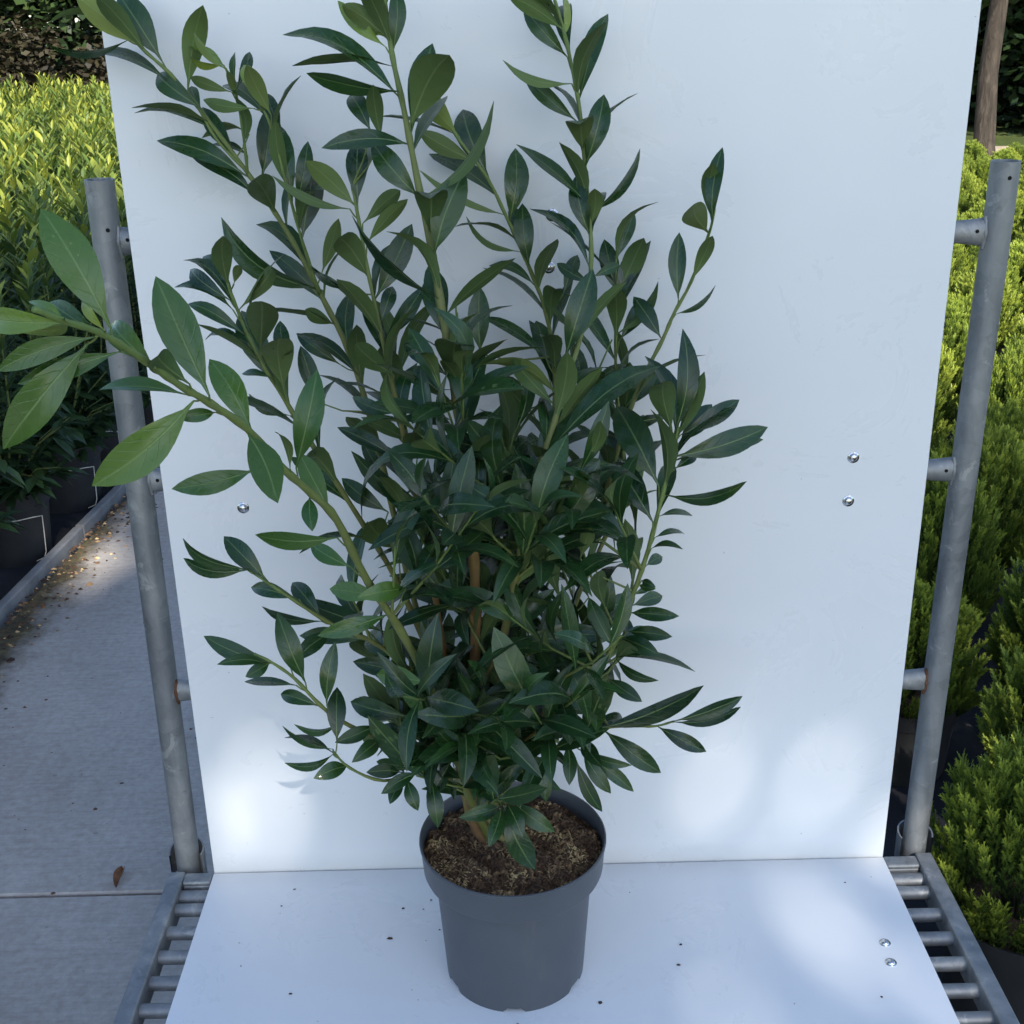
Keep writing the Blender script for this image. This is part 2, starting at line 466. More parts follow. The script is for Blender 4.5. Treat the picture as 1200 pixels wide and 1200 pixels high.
# concrete path of big slabs
path = empty('concrete_path'); path['kind'] = S
jy = unZ(95, 1047, GZ).y
SL = 2.35
for i in range(-2, 5):
    y0 = jy + i * SL; y1 = y0 + SL - 0.006
    mb = MB()
    xr = 0.40
    zt = GZ + rnd.uniform(-0.0015, 0.0015)
    b = 0.004
    xa, xb = kx(y0) + 0.03, kx(y1) + 0.03
    top = [(xa + b, y0 + b, zt), (xr - b, y0 + b, zt), (xr - b, y1 - b, zt), (xb + b, y1 - b, zt)]
    low = [(xa, y0, zt - b), (xr, y0, zt - b), (xr, y1, zt - b), (xb, y1, zt - b)]
    bot = [(x, y, GZ - 0.1) for x, y, z in low]
    q = []
    for r0 in (0, 4):
        for k in range(4):
            q.append((r0 + k, r0 + (k + 1) % 4, r0 + 4 + (k + 1) % 4, r0 + 4 + k))
    mb.add(top + low + bot, [(0, 1, 2, 3)] + [tuple(reversed(f)) for f in q])
    mb.build('slab', M['concrete'], path)
# kerb strip: long edging bars
kerb = empty('kerb'); kerb['kind'] = S
for i in range(-3, 6):
    y0 = 0.2 + i * 2.0; y1 = y0 + 1.992
    mb = MB()
    h = GZ + 0.028
    w = 0.030
    A = [(kx(y0) - w, y0), (kx(y0), y0), (kx(y1), y1), (kx(y1) - w, y1)]
    mb.add([(x, y, GZ - 0.08) for x, y in A] + [(x, y, h) for x, y in A],
           [(4, 5, 6, 7), (0, 1, 5, 4), (1, 2, 6, 5), (2, 3, 7, 6), (3, 0, 4, 7)])
    mb.build('edging', M['kerb'], kerb, bevel=0.005)
# dirt and litter along the kerb and crumbs on the path
mb = MB()
r2 = random.Random(5)
def crumb(mb, x, y, z, s, tone, r2, flat=0.5):
    a = r2.uniform(0, 6.3); el = r2.uniform(0.4, 1.0)
    pts = []
    for k in range(5):
        t = a + k * 1.2566
        rr = s * r2.uniform(0.6, 1.1)
        pts.append((x + rr * math.cos(t), y + rr * el * math.sin(t), z))
    pts.append((x, y, z + s * flat * r2.uniform(0.6, 1.4)))
    mb.add(pts, [(k, (k + 1) % 5, 5) for k in range(5)], 0, tone)
for _ in range(2600):
    y = r2.uniform(0.2, 6.0)
    x = kx(y) + 0.012 + abs(r2.gauss(0, 0.075))
    crumb(mb, x, y, GZ, r2.uniform(0.003, 0.012) * (1.6 if r2.random() < 0.06 else 1), min(1, abs(r2.gauss(0.3, 0.35))), r2)
for _ in range(340):
    x = r2.uniform(kx(1), -0.3); y = r2.uniform(-0.4, 3.2)
    crumb(mb, x, y, GZ + 0.001, r2.choice((0.0015, 0.002, 0.003, 0.004, 0.007)), r2.uniform(0, 0.35), r2)
tag(mb.build('path_litter', M['chips'], tone=True), 'brown crumbs and dirt strewn along the kerb of the concrete path', 'litter', kind='stuff')
mb = MB()
for _ in range(32):
    x = r2.uniform(-0.52, 0.52); y = r2.uniform(-0.6, -0.02)
    crumb(mb, x, y, 0.0005, r2.choice((0.0012, 0.0016, 0.0022, 0.003)), r2.uniform(0, 0.35), r2)
for px, py, s in ((457, 1100, 0.005), (505, 1055, .003), (340, 1165, .0035), (795, 1131, .004), (703, 1175, .004), (515, 1090, .003), (330, 1062, .002)):
    P = unZ(px, py, 0); crumb(mb, P.x, P.y, 0.0005, s, 0.05, r2)
tag(mb.build('soil_crumbs', M['chips'], tone=True), 'dark soil crumbs scattered on the white base board round the pot', 'crumbs', kind='stuff')
# curled dry leaf on the path
mb = MB()
P = unZ(141, 1032, GZ)
vv, ff = [], []
for i in range(7):
    t = i / 6; w = 0.011 * math.sin(math.pi * (0.08 + 0.86 * t)) + 0.001
    for j in (-1, 0, 1):
        vv.append((P.x + j * w * 0.8, P.y - 0.028 + 0.056 * t, GZ + 0.004 + 0.010 * abs(j) + 0.008 * math.sin(3 * t)))
for i in range(6):
    for j in range(2):
        a = i * 3 + j; ff.append((a, a + 1, a + 4, a + 3))
mb.add(vv, ff)
tag(mb.build('dry_leaf', M['dry'], smooth=True), 'single curled brown dry leaf lying on the concrete path by the trolley', 'leaf')

# ------------------------------------------------------------------ trolley
tro = empty('nursery_trolley', (0, 0, 0))
tag(tro, 'galvanised steel nursery trolley with white back board and white base board', 'trolley')
PW, PT = 0.54, 0.008
PTOP = 1.62
mb = MB(); mb.box((0, PT / 2, PTOP / 2 - 0.004), (2 * PW, PT, PTOP))
bp = mb.build('back_panel', M['panel'], tro, bevel=0.001); bp['label'] = 'tall smooth white back board'
mb = MB(); mb.box((0, -0.3513, -0.004), (2 * PW, 0.6975, 0.008))
ba = mb.build('base_panel', M['panel'], tro, bevel=0.001); ba['label'] = 'white base board lying on the rungs'
def bolt(P, ax, parent):
    mb = MB()
    prof = [(0.0062, 0.0), (0.0060, 0.0012), (0.0048, 0.0028), (0.0028, 0.0038), (0.0004, 0.0041)]
    mb.lathe([(0.0085, 0.0), (0.0083, 0.0007)] + prof, 20)
    o = mb.build('bolt', M['bolt'], parent, smooth=True)
    o.location = P
    if ax == 'y': o.rotation_euler.x = R(90)
for px, py in ((285, 595), (643, 313), (647, 252), (1000, 536), (994, 587)):
    P = unY(px, py, 0); bolt((P.x, 0.0, P.z), 'y', bp)
for px, py in ((1037, 1105), (1044, 1128)):
    P = unZ(px, py, 0); bolt((P.x, P.y, 0.0), 'z', ba)
PY = 0.034
posts = ((-0.579, -0.590), (0.609, 0.601))
def hollow(mb, p0, p1, r, wall=0.003, n=28):
    p0, p1 = Vector(p0), Vector(p1)
    d = (p1 - p0).normalized()
    a = d.cross(Vector((0, 1, 0))).normalized(); b = d.cross(a)
    vs_, fs = [], []
    for p, rr in ((p0, r), (p1, r), (p1, r - wall), (p1 - d * 0.25, r - wall)):
        for k in range(n):
            th = 2 * math.pi * k / n
            vs_.append(p + (a * math.cos(th) + b * math.sin(th)) * rr)
    for i in range(3):
        for k in range(n):
            fs.append((i * n + k, (i * n + (k + 1) % n), (i + 1) * n + (k + 1) % n, (i + 1) * n + k))
    mb.add(vs_, fs)
for (xt, xb) in posts:
    mb = MB()
    hollow(mb, (xb, PY, -0.05), (xt, PY, 1.083), 0.0192)
    po = mb.build('post', M['galv'], tro, auto=40)
    po['label'] = 'round galvanised corner post'
    s = 1 if xb > 0 else -1
    # drilled hole near the top: flat black disc painted as its inner shade
    mb = MB()
    mb.lathe([(0.0001, 0.0), (0.0028, 0.0)], 12)
    o = mb.build('drill_hole', M['hole'], po)
    o.location = (xt - 0.004 * s + 0.004, PY - 0.0193, 1.063 if s > 0 else 1.02); o.rotation_euler.x = R(90)
    # socket: half-round shell round the post foot
    mb = MB()
    n = 18; r1, r2_ = 0.026, 0.0285
    vs_, fs = [], []
    for k in range(n + 1):
        th = R(-25) + R(230) * k / n
        for rr, z in ((r1, -0.03), (r1, 0.020 + 0.006 * math.sin(th)), (r2_, 0.020 + 0.006 * math.sin(th)), (r2_, -0.03)):
            vs_.append((xb + rr * math.cos(th), PY + rr * math.sin(th), z))
    for k in range(n):
        for q in range(3):
            a = k * 4 + q; fs.append((a, a + 1, a + 5, a + 4))
    mb.add(vs_, fs)
    mb.build('socket', M['galv'], tro, auto=40)
# cross rails between the posts behind the board, ends flattened and welded
for z, rusty in ((0.997, False), (0.658, False), (0.312, True)):
    xl = posts[0][1] + (posts[0][0] - posts[0][1]) * z / 1.08
    xr = posts[1][1] + (posts[1][0] - posts[1][1]) * z / 1.08
    mb = MB()
    nn = 20; secs = []
    for x, ry, rz in ((xl + 0.008, 0.010, 0.021), (xl + 0.03, 0.0125, 0.0175), (xl + 0.06, 0.0145, 0.0145), (0, 0.0145, 0.0145),
                      (xr - 0.06, 0.0145, 0.0145), (xr - 0.03, 0.0125, 0.0175), (xr - 0.008, 0.010, 0.021)):
        zz = z + (0.006 if x < 0 else -0.006) * abs(x) / 0.6
        secs.append([(x, PY + 0.0 + ry * math.cos(2 * math.pi * k / nn), zz + rz * math.sin(2 * math.pi * k / nn)) for k in range(nn)])
    vs_ = [p for s_ in secs for p in s_]
    fs = []
    for i in range(len(secs) - 1):
        for k in range(nn):
            fs.append((i * nn + k, i * nn + (k + 1) % nn, (i + 1) * nn + (k + 1) % nn, (i + 1) * nn + k))
    mb.add(vs_, fs)
    cr = mb.build('cross_rail', M['galv'], tro, smooth=True)
    for xe, s in ((xl, -1), (xr, 1)):
        # weld bead
        mb = MB(); pts = []
        for k in range(13):
            th = math.pi + math.pi * k / 12 - 0.0
            pts.append((xe - s * 0.0185 + 0.0003 * math.sin(k * 5), PY - 0.0105 + 0.006 * abs(math.cos(th)), z + (0.006 if s < 0 else -0.006) + 0.021 * math.cos(th)))
        mb.tube(pts, [0.003 + 0.0004 * (k % 3 == 0) for k in range(13)], 6)
        mb.build('weld', M['rust'] if rusty else M['galv'], cr, smooth=True)
        if not rusty:
            mb = MB(); mb.lathe([(0.0001, 0.0), (0.0026, 0.0)], 12)
            o = mb.build('drill_hole', M['hole'], cr)  # flat disc, the dark of the hole is only its colour
            o.location = (xe - s * 0.031, PY - 0.0132, z + (0.006 if s < 0 else -0.006) + 0.003); o.rotation_euler.x = R(90)
# platform frame: two long rails, back and front rails, rungs
def rail(name, x0, x1, y0, y1, z0=-0.045, z1=0.0, bev=0.003, mitre=None):
    mb = MB(); mb.box(((x0 + x1) / 2, (y0 + y1) / 2, (z0 + z1) / 2), (x1 - x0, y1 - y0, z1 - z0))
    return mb.build(name, M['galv'], tro, bevel=bev)
rail('side_rail', -0.613, -0.587, -0.70, 0.005)
rail('side_rail', 0.594, 0.621, -0.70, 0.008)
rail('back_rail', -0.5865, 0.5935, -0.022, 0.0075, -0.045, -0.0085)
rail('back_rail', -0.5865, -0.541, -0.0225, 0.002, -0.0094, -0.001)
rail('back_rail', 0.541, 0.5935, -0.0225, 0.002, -0.0094, -0.001)
rail('front_rail', -0.5865, 0.5935, -0.724, -0.701, -0.045, -0.0095)
for i, y in enumerate((-0.036, -0.067, -0.119, -0.171, -0.224, -0.277, -0.330, -0.383, -0.436, -0.489, -0.542, -0.595, -0.648)):
    mb = MB()
    rr = 0.0105 if i else 0.0125
    mb.tube([(-0.589, y, -0.0085 - rr), (0.596, y, -0.0085 - rr)], rr, 18)
    mb.build('rung', M['galv'], tro, auto=40)
# wheels under the platform
for x in (-0.52, 0.52):
    for y in (-0.1, -0.62):
        mb = MB(); mb.box((x, y, -0.14), (0.03, 0.05, 0.19)); fk = mb.build('wheel_fork', M['galv'], tro, bevel=0.003)
        mb = MB()
        mb.tube([(x - 0.018, y, GZ + 0.075), (x + 0.018, y, GZ + 0.075)], 0.075, 28)
        mb.build('wheel', M['black_pot'], tro, auto=40, bevel=0.006)

# ------------------------------------------------------------------ conifers on the right
def conifer_mesh(seed, H, W):
    r = random.Random(seed)
    mb = MB()
    # many slim upright plumes make the crown; each carries small scaly sprigs
    for k in range(205):
        t = min(1.0, ((k + 0.5) / 150) ** 0.5); a = k * 2.39996 + r.uniform(-.25, .25)
        rad = W * t * r.uniform(0.86, 1.04)
        out = Vector((math.cos(a), math.sin(a), 0))
        hz = H * math.sqrt(max(0.0, 1 - 0.80 * t * t)) * r.uniform(0.86, 1.05)
        if k >= 150: hz = H * r.uniform(0.12, 0.42); rad *= r.uniform(0.75, 1.0)
        elif t > 0.86: hz *= r.uniform(0.45, 1.0)
        Lp = H * r.uniform(0.26, 0.42)
        top = out * rad + Vector((0, 0, hz))
        foot = out * rad * 0.66 + Vector((0, 0, max(0.0, hz - Lp)))
        ax = (top - foot).normalized()
        ns = 60
        for s in range(ns):
            u = (s + r.random()) / ns
            wr = W * 0.085 * (1.15 - u) ** 0.6
            th = s * 2.39996
            side = (Vector((math.cos(th), math.sin(th), 0.0)) + out * 0.45 * t).normalized()
            base = foot + (top - foot) * u + side * wr * 0.4
            d = (ax * 1.5 + side * r.uniform(0.4, 0.8) + Vector((r.uniform(-.2, .2), r.uniform(-.2, .2), 0.2))).normalized()
            l = W * r.uniform(0.085, 0.14)
            n_ = d.cross(side).normalized()
            wdir = (n_ * math.cos(s) + d.cross(n_).normalized() * math.sin(s)).normalized()
            tb = max(0, min(1.0, 0.04 + 0.42 * u + r.uniform(-.1, .1)))  # plume feet toned darker: shade inside the crown painted into the foliage
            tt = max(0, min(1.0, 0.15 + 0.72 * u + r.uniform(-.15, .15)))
            vs_ = [base - wdir * l * 0.12, base + wdir * l * 0.12, base + d * l + wdir * l * 0.03, base + d * l - wdir * l * 0.03]
            fs = [(0, 1, 2, 3)]
            tn = [tb, tb, tt, tt]
            for q, f0 in enumerate((0.1, 0.3, 0.5, 0.7)):
                sg = 1 if q % 2 else -1
                c = base + d * l * f0
                e = c + (d * 1.0 + wdir * sg * 0.6 + n_ * r.uniform(-.3, .3)).normalized() * l * 0.40
                k0_ = len(vs_)
                vs_ += [c - d * l * 0.10, c + d * l * 0.12, e]
                fs.append((k0_, k0_ + 1, k0_ + 2)); tn += [tb, (tb + tt) / 2, min(1, tt + 0.06)]
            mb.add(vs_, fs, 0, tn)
    # inner core twigs in the darkest tone, painted as crown shade
    for k in range(14):
        a = k * 2.4; o_ = Vector((math.cos(a), math.sin(a), 0))
        mb.tube([(0, 0, -0.03), o_ * W * 0.5 + Vector((0, 0, H * 0.55))], [0.004, 0.002], 5, 0, False, 0.0)
    return mb.mesh('foliage', M['conifer'], tone=True)
def pot_mesh(name, mat, r0, r1, h, n=40):
    mb = MB()
    c = h * 0.2
    mb.lathe([(0.001, 0.004), (r0 * 0.93, 0.004), (r0, 0.0), (r1 * 0.90, h - c), (r1 * 0.97, h - c), (r1, h - 0.004), (r1, h), (r1 - 0.004, h), (r1 - 0.006, h - 0.03)], n)
    me = mb.mesh(name, mat, smooth=True); me.set_sharp_from_angle(angle=R(35))
    return me
def soil_mesh(r, z, seed=1, n=28):
    rr_ = random.Random(seed)
    mb = MB()
    vs_, fs = [(0, 0, z + 0.006)], []
    for i in range(1, 5):
        for k in range(n):
            th = 2 * math.pi * k / n
            vs_.append((r * i / 4 * math.cos(th), r * i / 4 * math.sin(th), z + rr_.uniform(-.004, .004)))
    for k in range(n):
        fs.append((0, 1 + k, 1 + (k + 1) % n))
        for i in range(3):
            a = 1 + i * n
            fs.append((a + k, a + n + k, a + n + (k + 1) % n, a + (k + 1) % n))
    mb.add(vs_, fs)
    return mb.mesh('soil', M['soil'])
con_me = [conifer_mesh(3, 0.315, 0.17), conifer_mesh(8, 0.345, 0.165), conifer_mesh(21, 0.30, 0.175)]
cpot = pot_mesh('pot', M['black_pot'], 0.105, 0.13, 0.19)
csoil = soil_mesh(0.125, 0.172)
def conifer(x, y, k, sc, label, group=None):
    e = empty('potted_conifer', (x, y, GZ - 0.016))
    tag(e, label, 'conifer', group)
    link_copy(cpot, 'pot', e); link_copy(csoil, 'soil', e)
    link_copy(con_me[k % 3], 'foliage', e, (0, 0, 0.165), rnd.uniform(0, 6.28), (sc, sc, sc * rnd.uniform(0.95, 1.1)))
r3 = random.Random(77)
kk = 0
CX0, CY0, CS = 0.80, 0.05, 0.43
for j in range(30):
    for i in range(14):
        x = CX0 + i * CS + (0.5 * CS if j % 2 else 0) + r3.uniform(-.03, .03)
        y = CY0 + j * CS * 0.87 + r3.uniform(-.03, .03)
        px = to_px((x, y, 0))
        if px[2] < 0.2 or px[0] < 800 or px[0] > 1330 or y > 9.6: continue
        sc = r3.uniform(0.92, 1.1)
        if j == 0 and i == 0: lb, g = 'bushy green potted conifer standing right beside the trolley post and side rail', None
        elif j == 1 and i == 0: lb, g = 'bushy green potted conifer just behind the one beside the trolley rail', None
        else: lb, g = 'small bushy green conifer in the dense potted rows beyond the trolley', 'potted conifers in rows'
        if j == 0 and i == 0: x, y, sc = CX0, CY0, 1.02
        conifer(x, y, kk, sc, lb, g); kk += 1

# ------------------------------------------------------------------ laurels in the bed on the left
def kite(mb, B, d, n, L, w, t0, t1, droop=0.15):
    s = d.cross(n).normalized(); n = s.cross(d).normalized()
    P = []
    tn = []
    for t, ww in ((0.0, 0.08), (0.3, 0.9), (0.62, 0.95), (1.0, 0.0)):
        c = B + d * L * t - n * L * droop * t * t
        if ww == 0: P.append(c); tn.append(t1)
        else:
            P += [c - s * w * ww + n * w * 0.3 * ww, c, c + s * w * ww + n * w * 0.3 * ww]; tn += [t0 + (t1 - t0) * t] * 3
    mb.add(P, [(0, 1, 4, 3), (1, 2, 5, 4), (3, 4, 7, 6), (4, 5, 8, 7), (6, 7, 9), (7, 8, 9)], 0, tn)
def laurel_mesh(seed, H):
    r = random.Random(seed)
    mb = MB()
    stems = []
    for k in range(12):
        a = k * 2.4 + r.uniform(-.4, .4); lean = 0.25 * math.sqrt((k + 0.3) / 12) * r.uniform(0.8, 1.2)
        out = Vector((math.cos(a), math.sin(a), 0))
        top = out * lean + Vector((0, 0, H * r.uniform(0.84, 1.05)))
        stems.append((out, top))
        mid = top * 0.5 + out * lean * 0.25
        mb.tube([Vector((0, 0, 0)), mid, top], [0.004, 0.003, 0.0015], 5, 1, False, 0.8)
        nl = 64
        for q in range(nl):
            u = 0.05 + 0.95 * (q + r.random()) / nl
            B = mid * (u * 2) if u < 0.5 else mid + (top - mid) * (u * 2 - 1)
            th = q * 2.39996
            side = Vector((math.cos(th), math.sin(th), 0))
            up = 0.1 + 2.6 * max(0, u - 0.3) + r.uniform(-.35, .35)
            d = (side + Vector((0, 0, up))).normalized()
            n_ = (Vector((0, 0, 1)) - side * up * 0.8).normalized()
            n_ = (n_ + Vector((r.uniform(-.4, .4), r.uniform(-.4, .4), 0))).normalized()
            L = r.uniform(0.062, 0.10) * (0.75 if u > 0.93 else 1)
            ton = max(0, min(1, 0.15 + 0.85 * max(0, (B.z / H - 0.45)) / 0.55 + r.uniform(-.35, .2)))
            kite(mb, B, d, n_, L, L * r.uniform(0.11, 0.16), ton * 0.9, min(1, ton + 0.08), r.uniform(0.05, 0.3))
    for k in range(16):                       # low drooping side shoots over the pot rim
        a = k * 0.3927 + r.uniform(-.15, .15); out = Vector((math.cos(a), math.sin(a), 0))
        top = out * r.uniform(0.15, 0.25) + Vector((0, 0, H * r.uniform(0.06, 0.34)))
        mb.tube([Vector((0, 0, 0.03)), top * 0.6 + Vector((0, 0, .05)), top], [0.003, 0.002, 0.0012], 4, 1, False, 0.7)
        for q in range(16):
            u = 0.35 + 0.65 * (q + r.random()) / 16
            B = top * u + Vector((0, 0, 0.04 * (1 - u)))
            th = a + r.uniform(-1.5, 1.5)
            side = Vector((math.cos(th), math.sin(th), 0))
            up = r.uniform(-.5, .6)
            d = (side + Vector((0, 0, up))).normalized(); n_ = (Vector((0, 0, 1)) - side * up * .8).normalized()
            L = r.uniform(0.07, 0.11); ton = max(0, r.uniform(-.1, .4))
            kite(mb, B, d, n_, L, L * 0.16, ton, ton, r.uniform(.1, .35))
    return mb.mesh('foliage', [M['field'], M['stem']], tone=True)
lau_me = [laurel_mesh(31, 0.86), laurel_mesh(32, 0.80), laurel_mesh(33, 0.90), laurel_mesh(35, 0.83)]
lpot = pot_mesh('pot', M['black_pot'], 0.11, 0.14, 0.24)
lsoil = soil_mesh(0.132, 0.215)
def wire_mesh():
    mb = MB()
    rr = lambda z: 0.11 + 0.026 * z / 0.19 + 0.005
    pts = [(rr(.17), -112, .172), (rr(.17) + .002, -95, .170), (rr(.17) + .002, -75, .168), (rr(.17) + .002, -55, .166), (rr(.16) + .004, -42, .160),
           (rr(.1) + .004, -40, .10), (rr(.03) + .004, -38, .03), (rr(.02) + .003, -42, .012), (rr(.02) + .001, -56, .010)]
    mb.tube([(q * math.cos(R(a)), q * math.sin(R(a)), z) for q, a, z in pts], 0.0017, 6)
    return mb.mesh('pot_wire', M['wire'], smooth=True)
wire = wire_mesh()
r4 = random.Random(9)
kk = 0
for j in range(-4, 26):
    for i in range(18):
        y = 1.62 + j * 0.44 + r4.uniform(-.03, .03)
        x = kx(y) - 0.20 - i * 0.40 + r4.uniform(-.03, .03)
        px = to_px((x, y, 0.4))
        if y > 11.2 or (j >= 0 and (px[0] > 370 or px[0] < -190)): continue
        if j < 0 and i > 1: continue
        e = empty('potted_laurel_shrub', (x, y, GZ - 0.016))
        first = i == 0
        if first and j == 0: tag(e, 'leafy laurel shrub in a black wired pot at the kerb beside the trolley post', 'shrub')
        elif first and j == 1: tag(e, 'second black potted laurel shrub along the kerb behind the trolley', 'shrub')
        elif first and 1 < j < 10: tag(e, ('third', 'fourth', 'fifth', 'sixth', 'seventh', 'eighth', 'ninth', 'tenth')[j - 2] + ' laurel shrub of the kerbside row counting back from the trolley post', 'shrub', 'laurels along the kerb')
        elif first: tag(e, 'laurel shrub in the kerbside row of the nursery bed', 'shrub', 'laurels along the kerb')
        else: tag(e, 'yellow-green topped laurel shrub in the dense sunny field behind the kerb row', 'shrub', 'laurels in the sunny field')
        if i < 2:
            link_copy(lpot, 'pot', e); link_copy(lsoil, 'soil', e)
            if first and j < 6: link_copy(wire, 'pot_wire', e, rz=r4.uniform(-.2, .3))
        else: link_copy(lpot, 'pot', e)
        sc = r4.uniform(0.92, 1.08)
        link_copy(lau_me[kk % 4], 'foliage', e, (0, 0, 0.16), r4.uniform(0, 6.28), (sc, sc, sc * r4.uniform(0.94, 1.06)))
        kk += 1

# ------------------------------------------------------------------ trees
def leaf_cloud(mb, r, c, rad, n, size, tone0=0.0, tone1=1.0, skip=None, hollow_=0.35):
    c = Vector(c)
    lobes = [(Vector((r.gauss(0, .5), r.gauss(0, .5), r.gauss(0, .5))), r.uniform(0.32, 0.55)) for _ in range(40)]
    for _ in range(n):
        lc, lr = lobes[r.randrange(len(lobes))]
        v = Vector((r.gauss(0, 1), r.gauss(0, 1), r.gauss(0, 1))).normalized() * (r.random() ** 0.4) * lr
        p = lc + v if r.random() < 0.65 else Vector((r.gauss(0, 1), r.gauss(0, 1), r.gauss(0, 1))).normalized() * (r.random() ** 0.33)
        if p.length > 1.1: p *= 1.1 / p.length
        P = c + Vector((p.x * rad[0], p.y * rad[1], p.z * rad[2]))
        if skip is not None and skip(P): continue
        d = Vector((r.gauss(0, 1), r.gauss(0, 1), r.gauss(0, .6) - 0.2)).normalized()
        n_ = (Vector((r.gauss(0, .6), r.gauss(0, .6), 1))).normalized()
        s = d.cross(n_).normalized()
        L = size * r.uniform(0.7, 1.3); w = L * 0.33
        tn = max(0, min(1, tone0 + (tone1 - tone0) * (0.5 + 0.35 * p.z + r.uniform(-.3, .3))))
        mb.add([P, P + d * L * 0.5 - s * w, P + d * L, P + d * L * 0.5 + s * w], [(0, 1, 2, 3)], 0, tn)
def tree(name, label, cat, base, lean, H, crown_c, crown_r, n, size, trunk_r, seed, mat='treeleaf', group=None, skip=None, limbs=7):
    r = random.Random(seed)
    e = empty(name, base); tag(e, label, cat, group)
    b = Vector((0, 0, 0)); top = Vector(lean)
    mb = MB()
    pts = [b + (top - b) * t + Vector((r.uniform(-.03, .03) * H * .2, r.uniform(-.03, .03) * H * .2, 0)) * (0 if t in (0, 1) else 1) for t in (0, .04, .2, .4, .6, .8, 1)]
    rr_ = [trunk_r * f for f in (1.45, 1.1, 0.95, 0.85, 0.72, 0.55, 0.25)]
    mb.tube(pts, rr_, 14)
    cc = Vector(crown_c)
    for k in range(limbs):
        t = 0.45 + 0.5 * k / limbs
        p0 = b + (top - b) * t
        a = k * 2.4
        p2 = cc + Vector((math.cos(a) * crown_r[0] * .7, math.sin(a) * crown_r[1] * .7, r.uniform(-.4, .6) * crown_r[2]))
        p1 = (p0 + p2) / 2 + Vector((0, 0, 0.1 * H * r.random()))
        mb.tube([p0, p1, p2], [trunk_r * .45, trunk_r * .28, trunk_r * .1], 7)
    mb.build('trunk', M['bark'], e, smooth=True)
    mb = MB()
    leaf_cloud(mb, r, crown_c, crown_r, n, size, 0, 1, (lambda P: skip(P + Vector(base))) if skip else None)
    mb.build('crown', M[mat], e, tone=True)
    return e
# tall tree and dark shrubs beyond the conifers
tb = unZ(1151, 190, GZ); tt = unY(1182, -60, tb.y)
tree('tall_tree', 'tall leaning tree with a bare grey trunk beyond the conifer rows', 'tree', (tb.x, tb.y, GZ - .03), ((tt.x - tb.x) * 2.0, 0.3, (tt.z - GZ) * 2.2), 6, (0.9, 0.4, 5.2), (2.4, 2.2, 2.4), 5000, 0.22, 0.105, 4)
for k, (px, dy, h, w, sd, lb) in enumerate(((1215, 4.0, 3.8, 1.9, 1, 'dark dense tree right behind the tall leaning trunk'), (1140, 6.5, 2.9, 1.6, 2, 'dark rounded tree left of the leaning trunk, across the sandy track'), (1290, 5.0, 4.5, 2.2, 3, 'large dark tree farthest to the side of the sandy track'), (1000, 6.0, 4.2, 2.2, 4, 'dark tree hidden behind the white board across the sandy track'), (820, 6.5, 4.4, 2.3, 5, 'broad dark tree behind the middle of the white board'))):
    P = unY(px, 150, tb.y + dy)
    tree('dark_tree', lb, 'tree', (P.x, P.y, GZ - .03), (0.1, 0, h * 0.7), h, (0, 0, h * 0.52), (w, w, h * 0.55), 12000, 0.17, 0.11, 50 + sd)
# hedge and trees behind the field on the left
for k, (x, y, h, w, mat, lb) in enumerate(((-7.0, 14.2, 4.8, 2.3, 'treeleaf', 'broad green tree at the outer end behind the brown hedge'), (-6.2, 17.5, 6.5, 3.0, 'treeleaf', 'tall dark tree farthest behind the brown hedge'), (-4.7, 14.6, 5.0, 2.1, 'treeleaf', 'dark green tree behind the brown hedge, nearest to the white board'))):
    tree('background_tree', lb, 'tree', (x, y, GZ - .03), (0.1, 0, h * 0.7), h, (0, 0, h * 0.55), (w, w, h * 0.52), 15000, 0.15, 0.13, 70 + k, mat)
for k, x in enumerate((-7.9, -6.5, -5.1, -3.7, -2.4)):
    e = empty('brown_hedge_shrub', (x, 12.6, GZ - .03))
    tag(e, 'brown-leaved dense hedge shrub behind the sunny laurel field', 'shrub', 'brown hedge behind the field')
    r = random.Random(200 + k); mb = MB()
    leaf_cloud(mb, r, (0, 0, 0.75), (0.95, 0.5, 0.85), 6500, 0.085)
    mb.build('foliage', M['brownleaf'], e, tone=True)
    mb = MB()
    for q in range(4): mb.tube([(r.uniform(-.3, .3), r.uniform(-.1, .1), 0), (r.uniform(-.4, .4), r.uniform(-.2, .2), 1.1)], [0.03, 0.012], 6)
    mb.build('trunk', M['bark'], e)
# unseen tree added behind the camera to throw shade on the trolley
gr = random.Random(3)
def gap(centres):
    def f(P):
        for C, rad, prob in centres:
            v = P - Vector(C)
            q = (v - SUN_DIR * v.dot(SUN_DIR)).length / rad
            if q < 1.15 and gr.random() < prob * min(1.0, 2.2 * (1.15 - q)): return True
        return False
    return f
SUN_GAPS = [((0.40, 0, 0.0), 0.36, 0.865), ((-0.47, 0, 0.14), 0.175, 1.0), ((-1.42, 2.05, GZ), 0.26, 1.0), ((1.12, 0.2, 0.0), 0.36, 0.95)]  # crown holes shaped so sun patches fall on board, path and conifer
D = 12.5
c3 = Vector((-0.25, -0.07, 0.85)) + SUN_DIR * D / math.cos(SUN_EL)
tree('unseen_shade_tree', 'broad leafy tree added out of view to shade the trolley', 'tree', (c3.x - .3, c3.y - .2, GZ - .03), (0.3, 0.2, c3.z + 0.4), 8,
     (0.3, 0.2, c3.z - GZ), (2.05, 2.05, 1.5), 17000, 0.17, 0.2, 91, skip=gap(SUN_GAPS))

# ------------------------------------------------------------------ the big potted laurel
PCX, PCY = -0.058, -0.218
plant = empty('potted_laurel', (PCX, PCY, 0.0))
tag(plant, 'tall glossy green cherry laurel in a grey plastic pot on the white base board', 'potted plant')
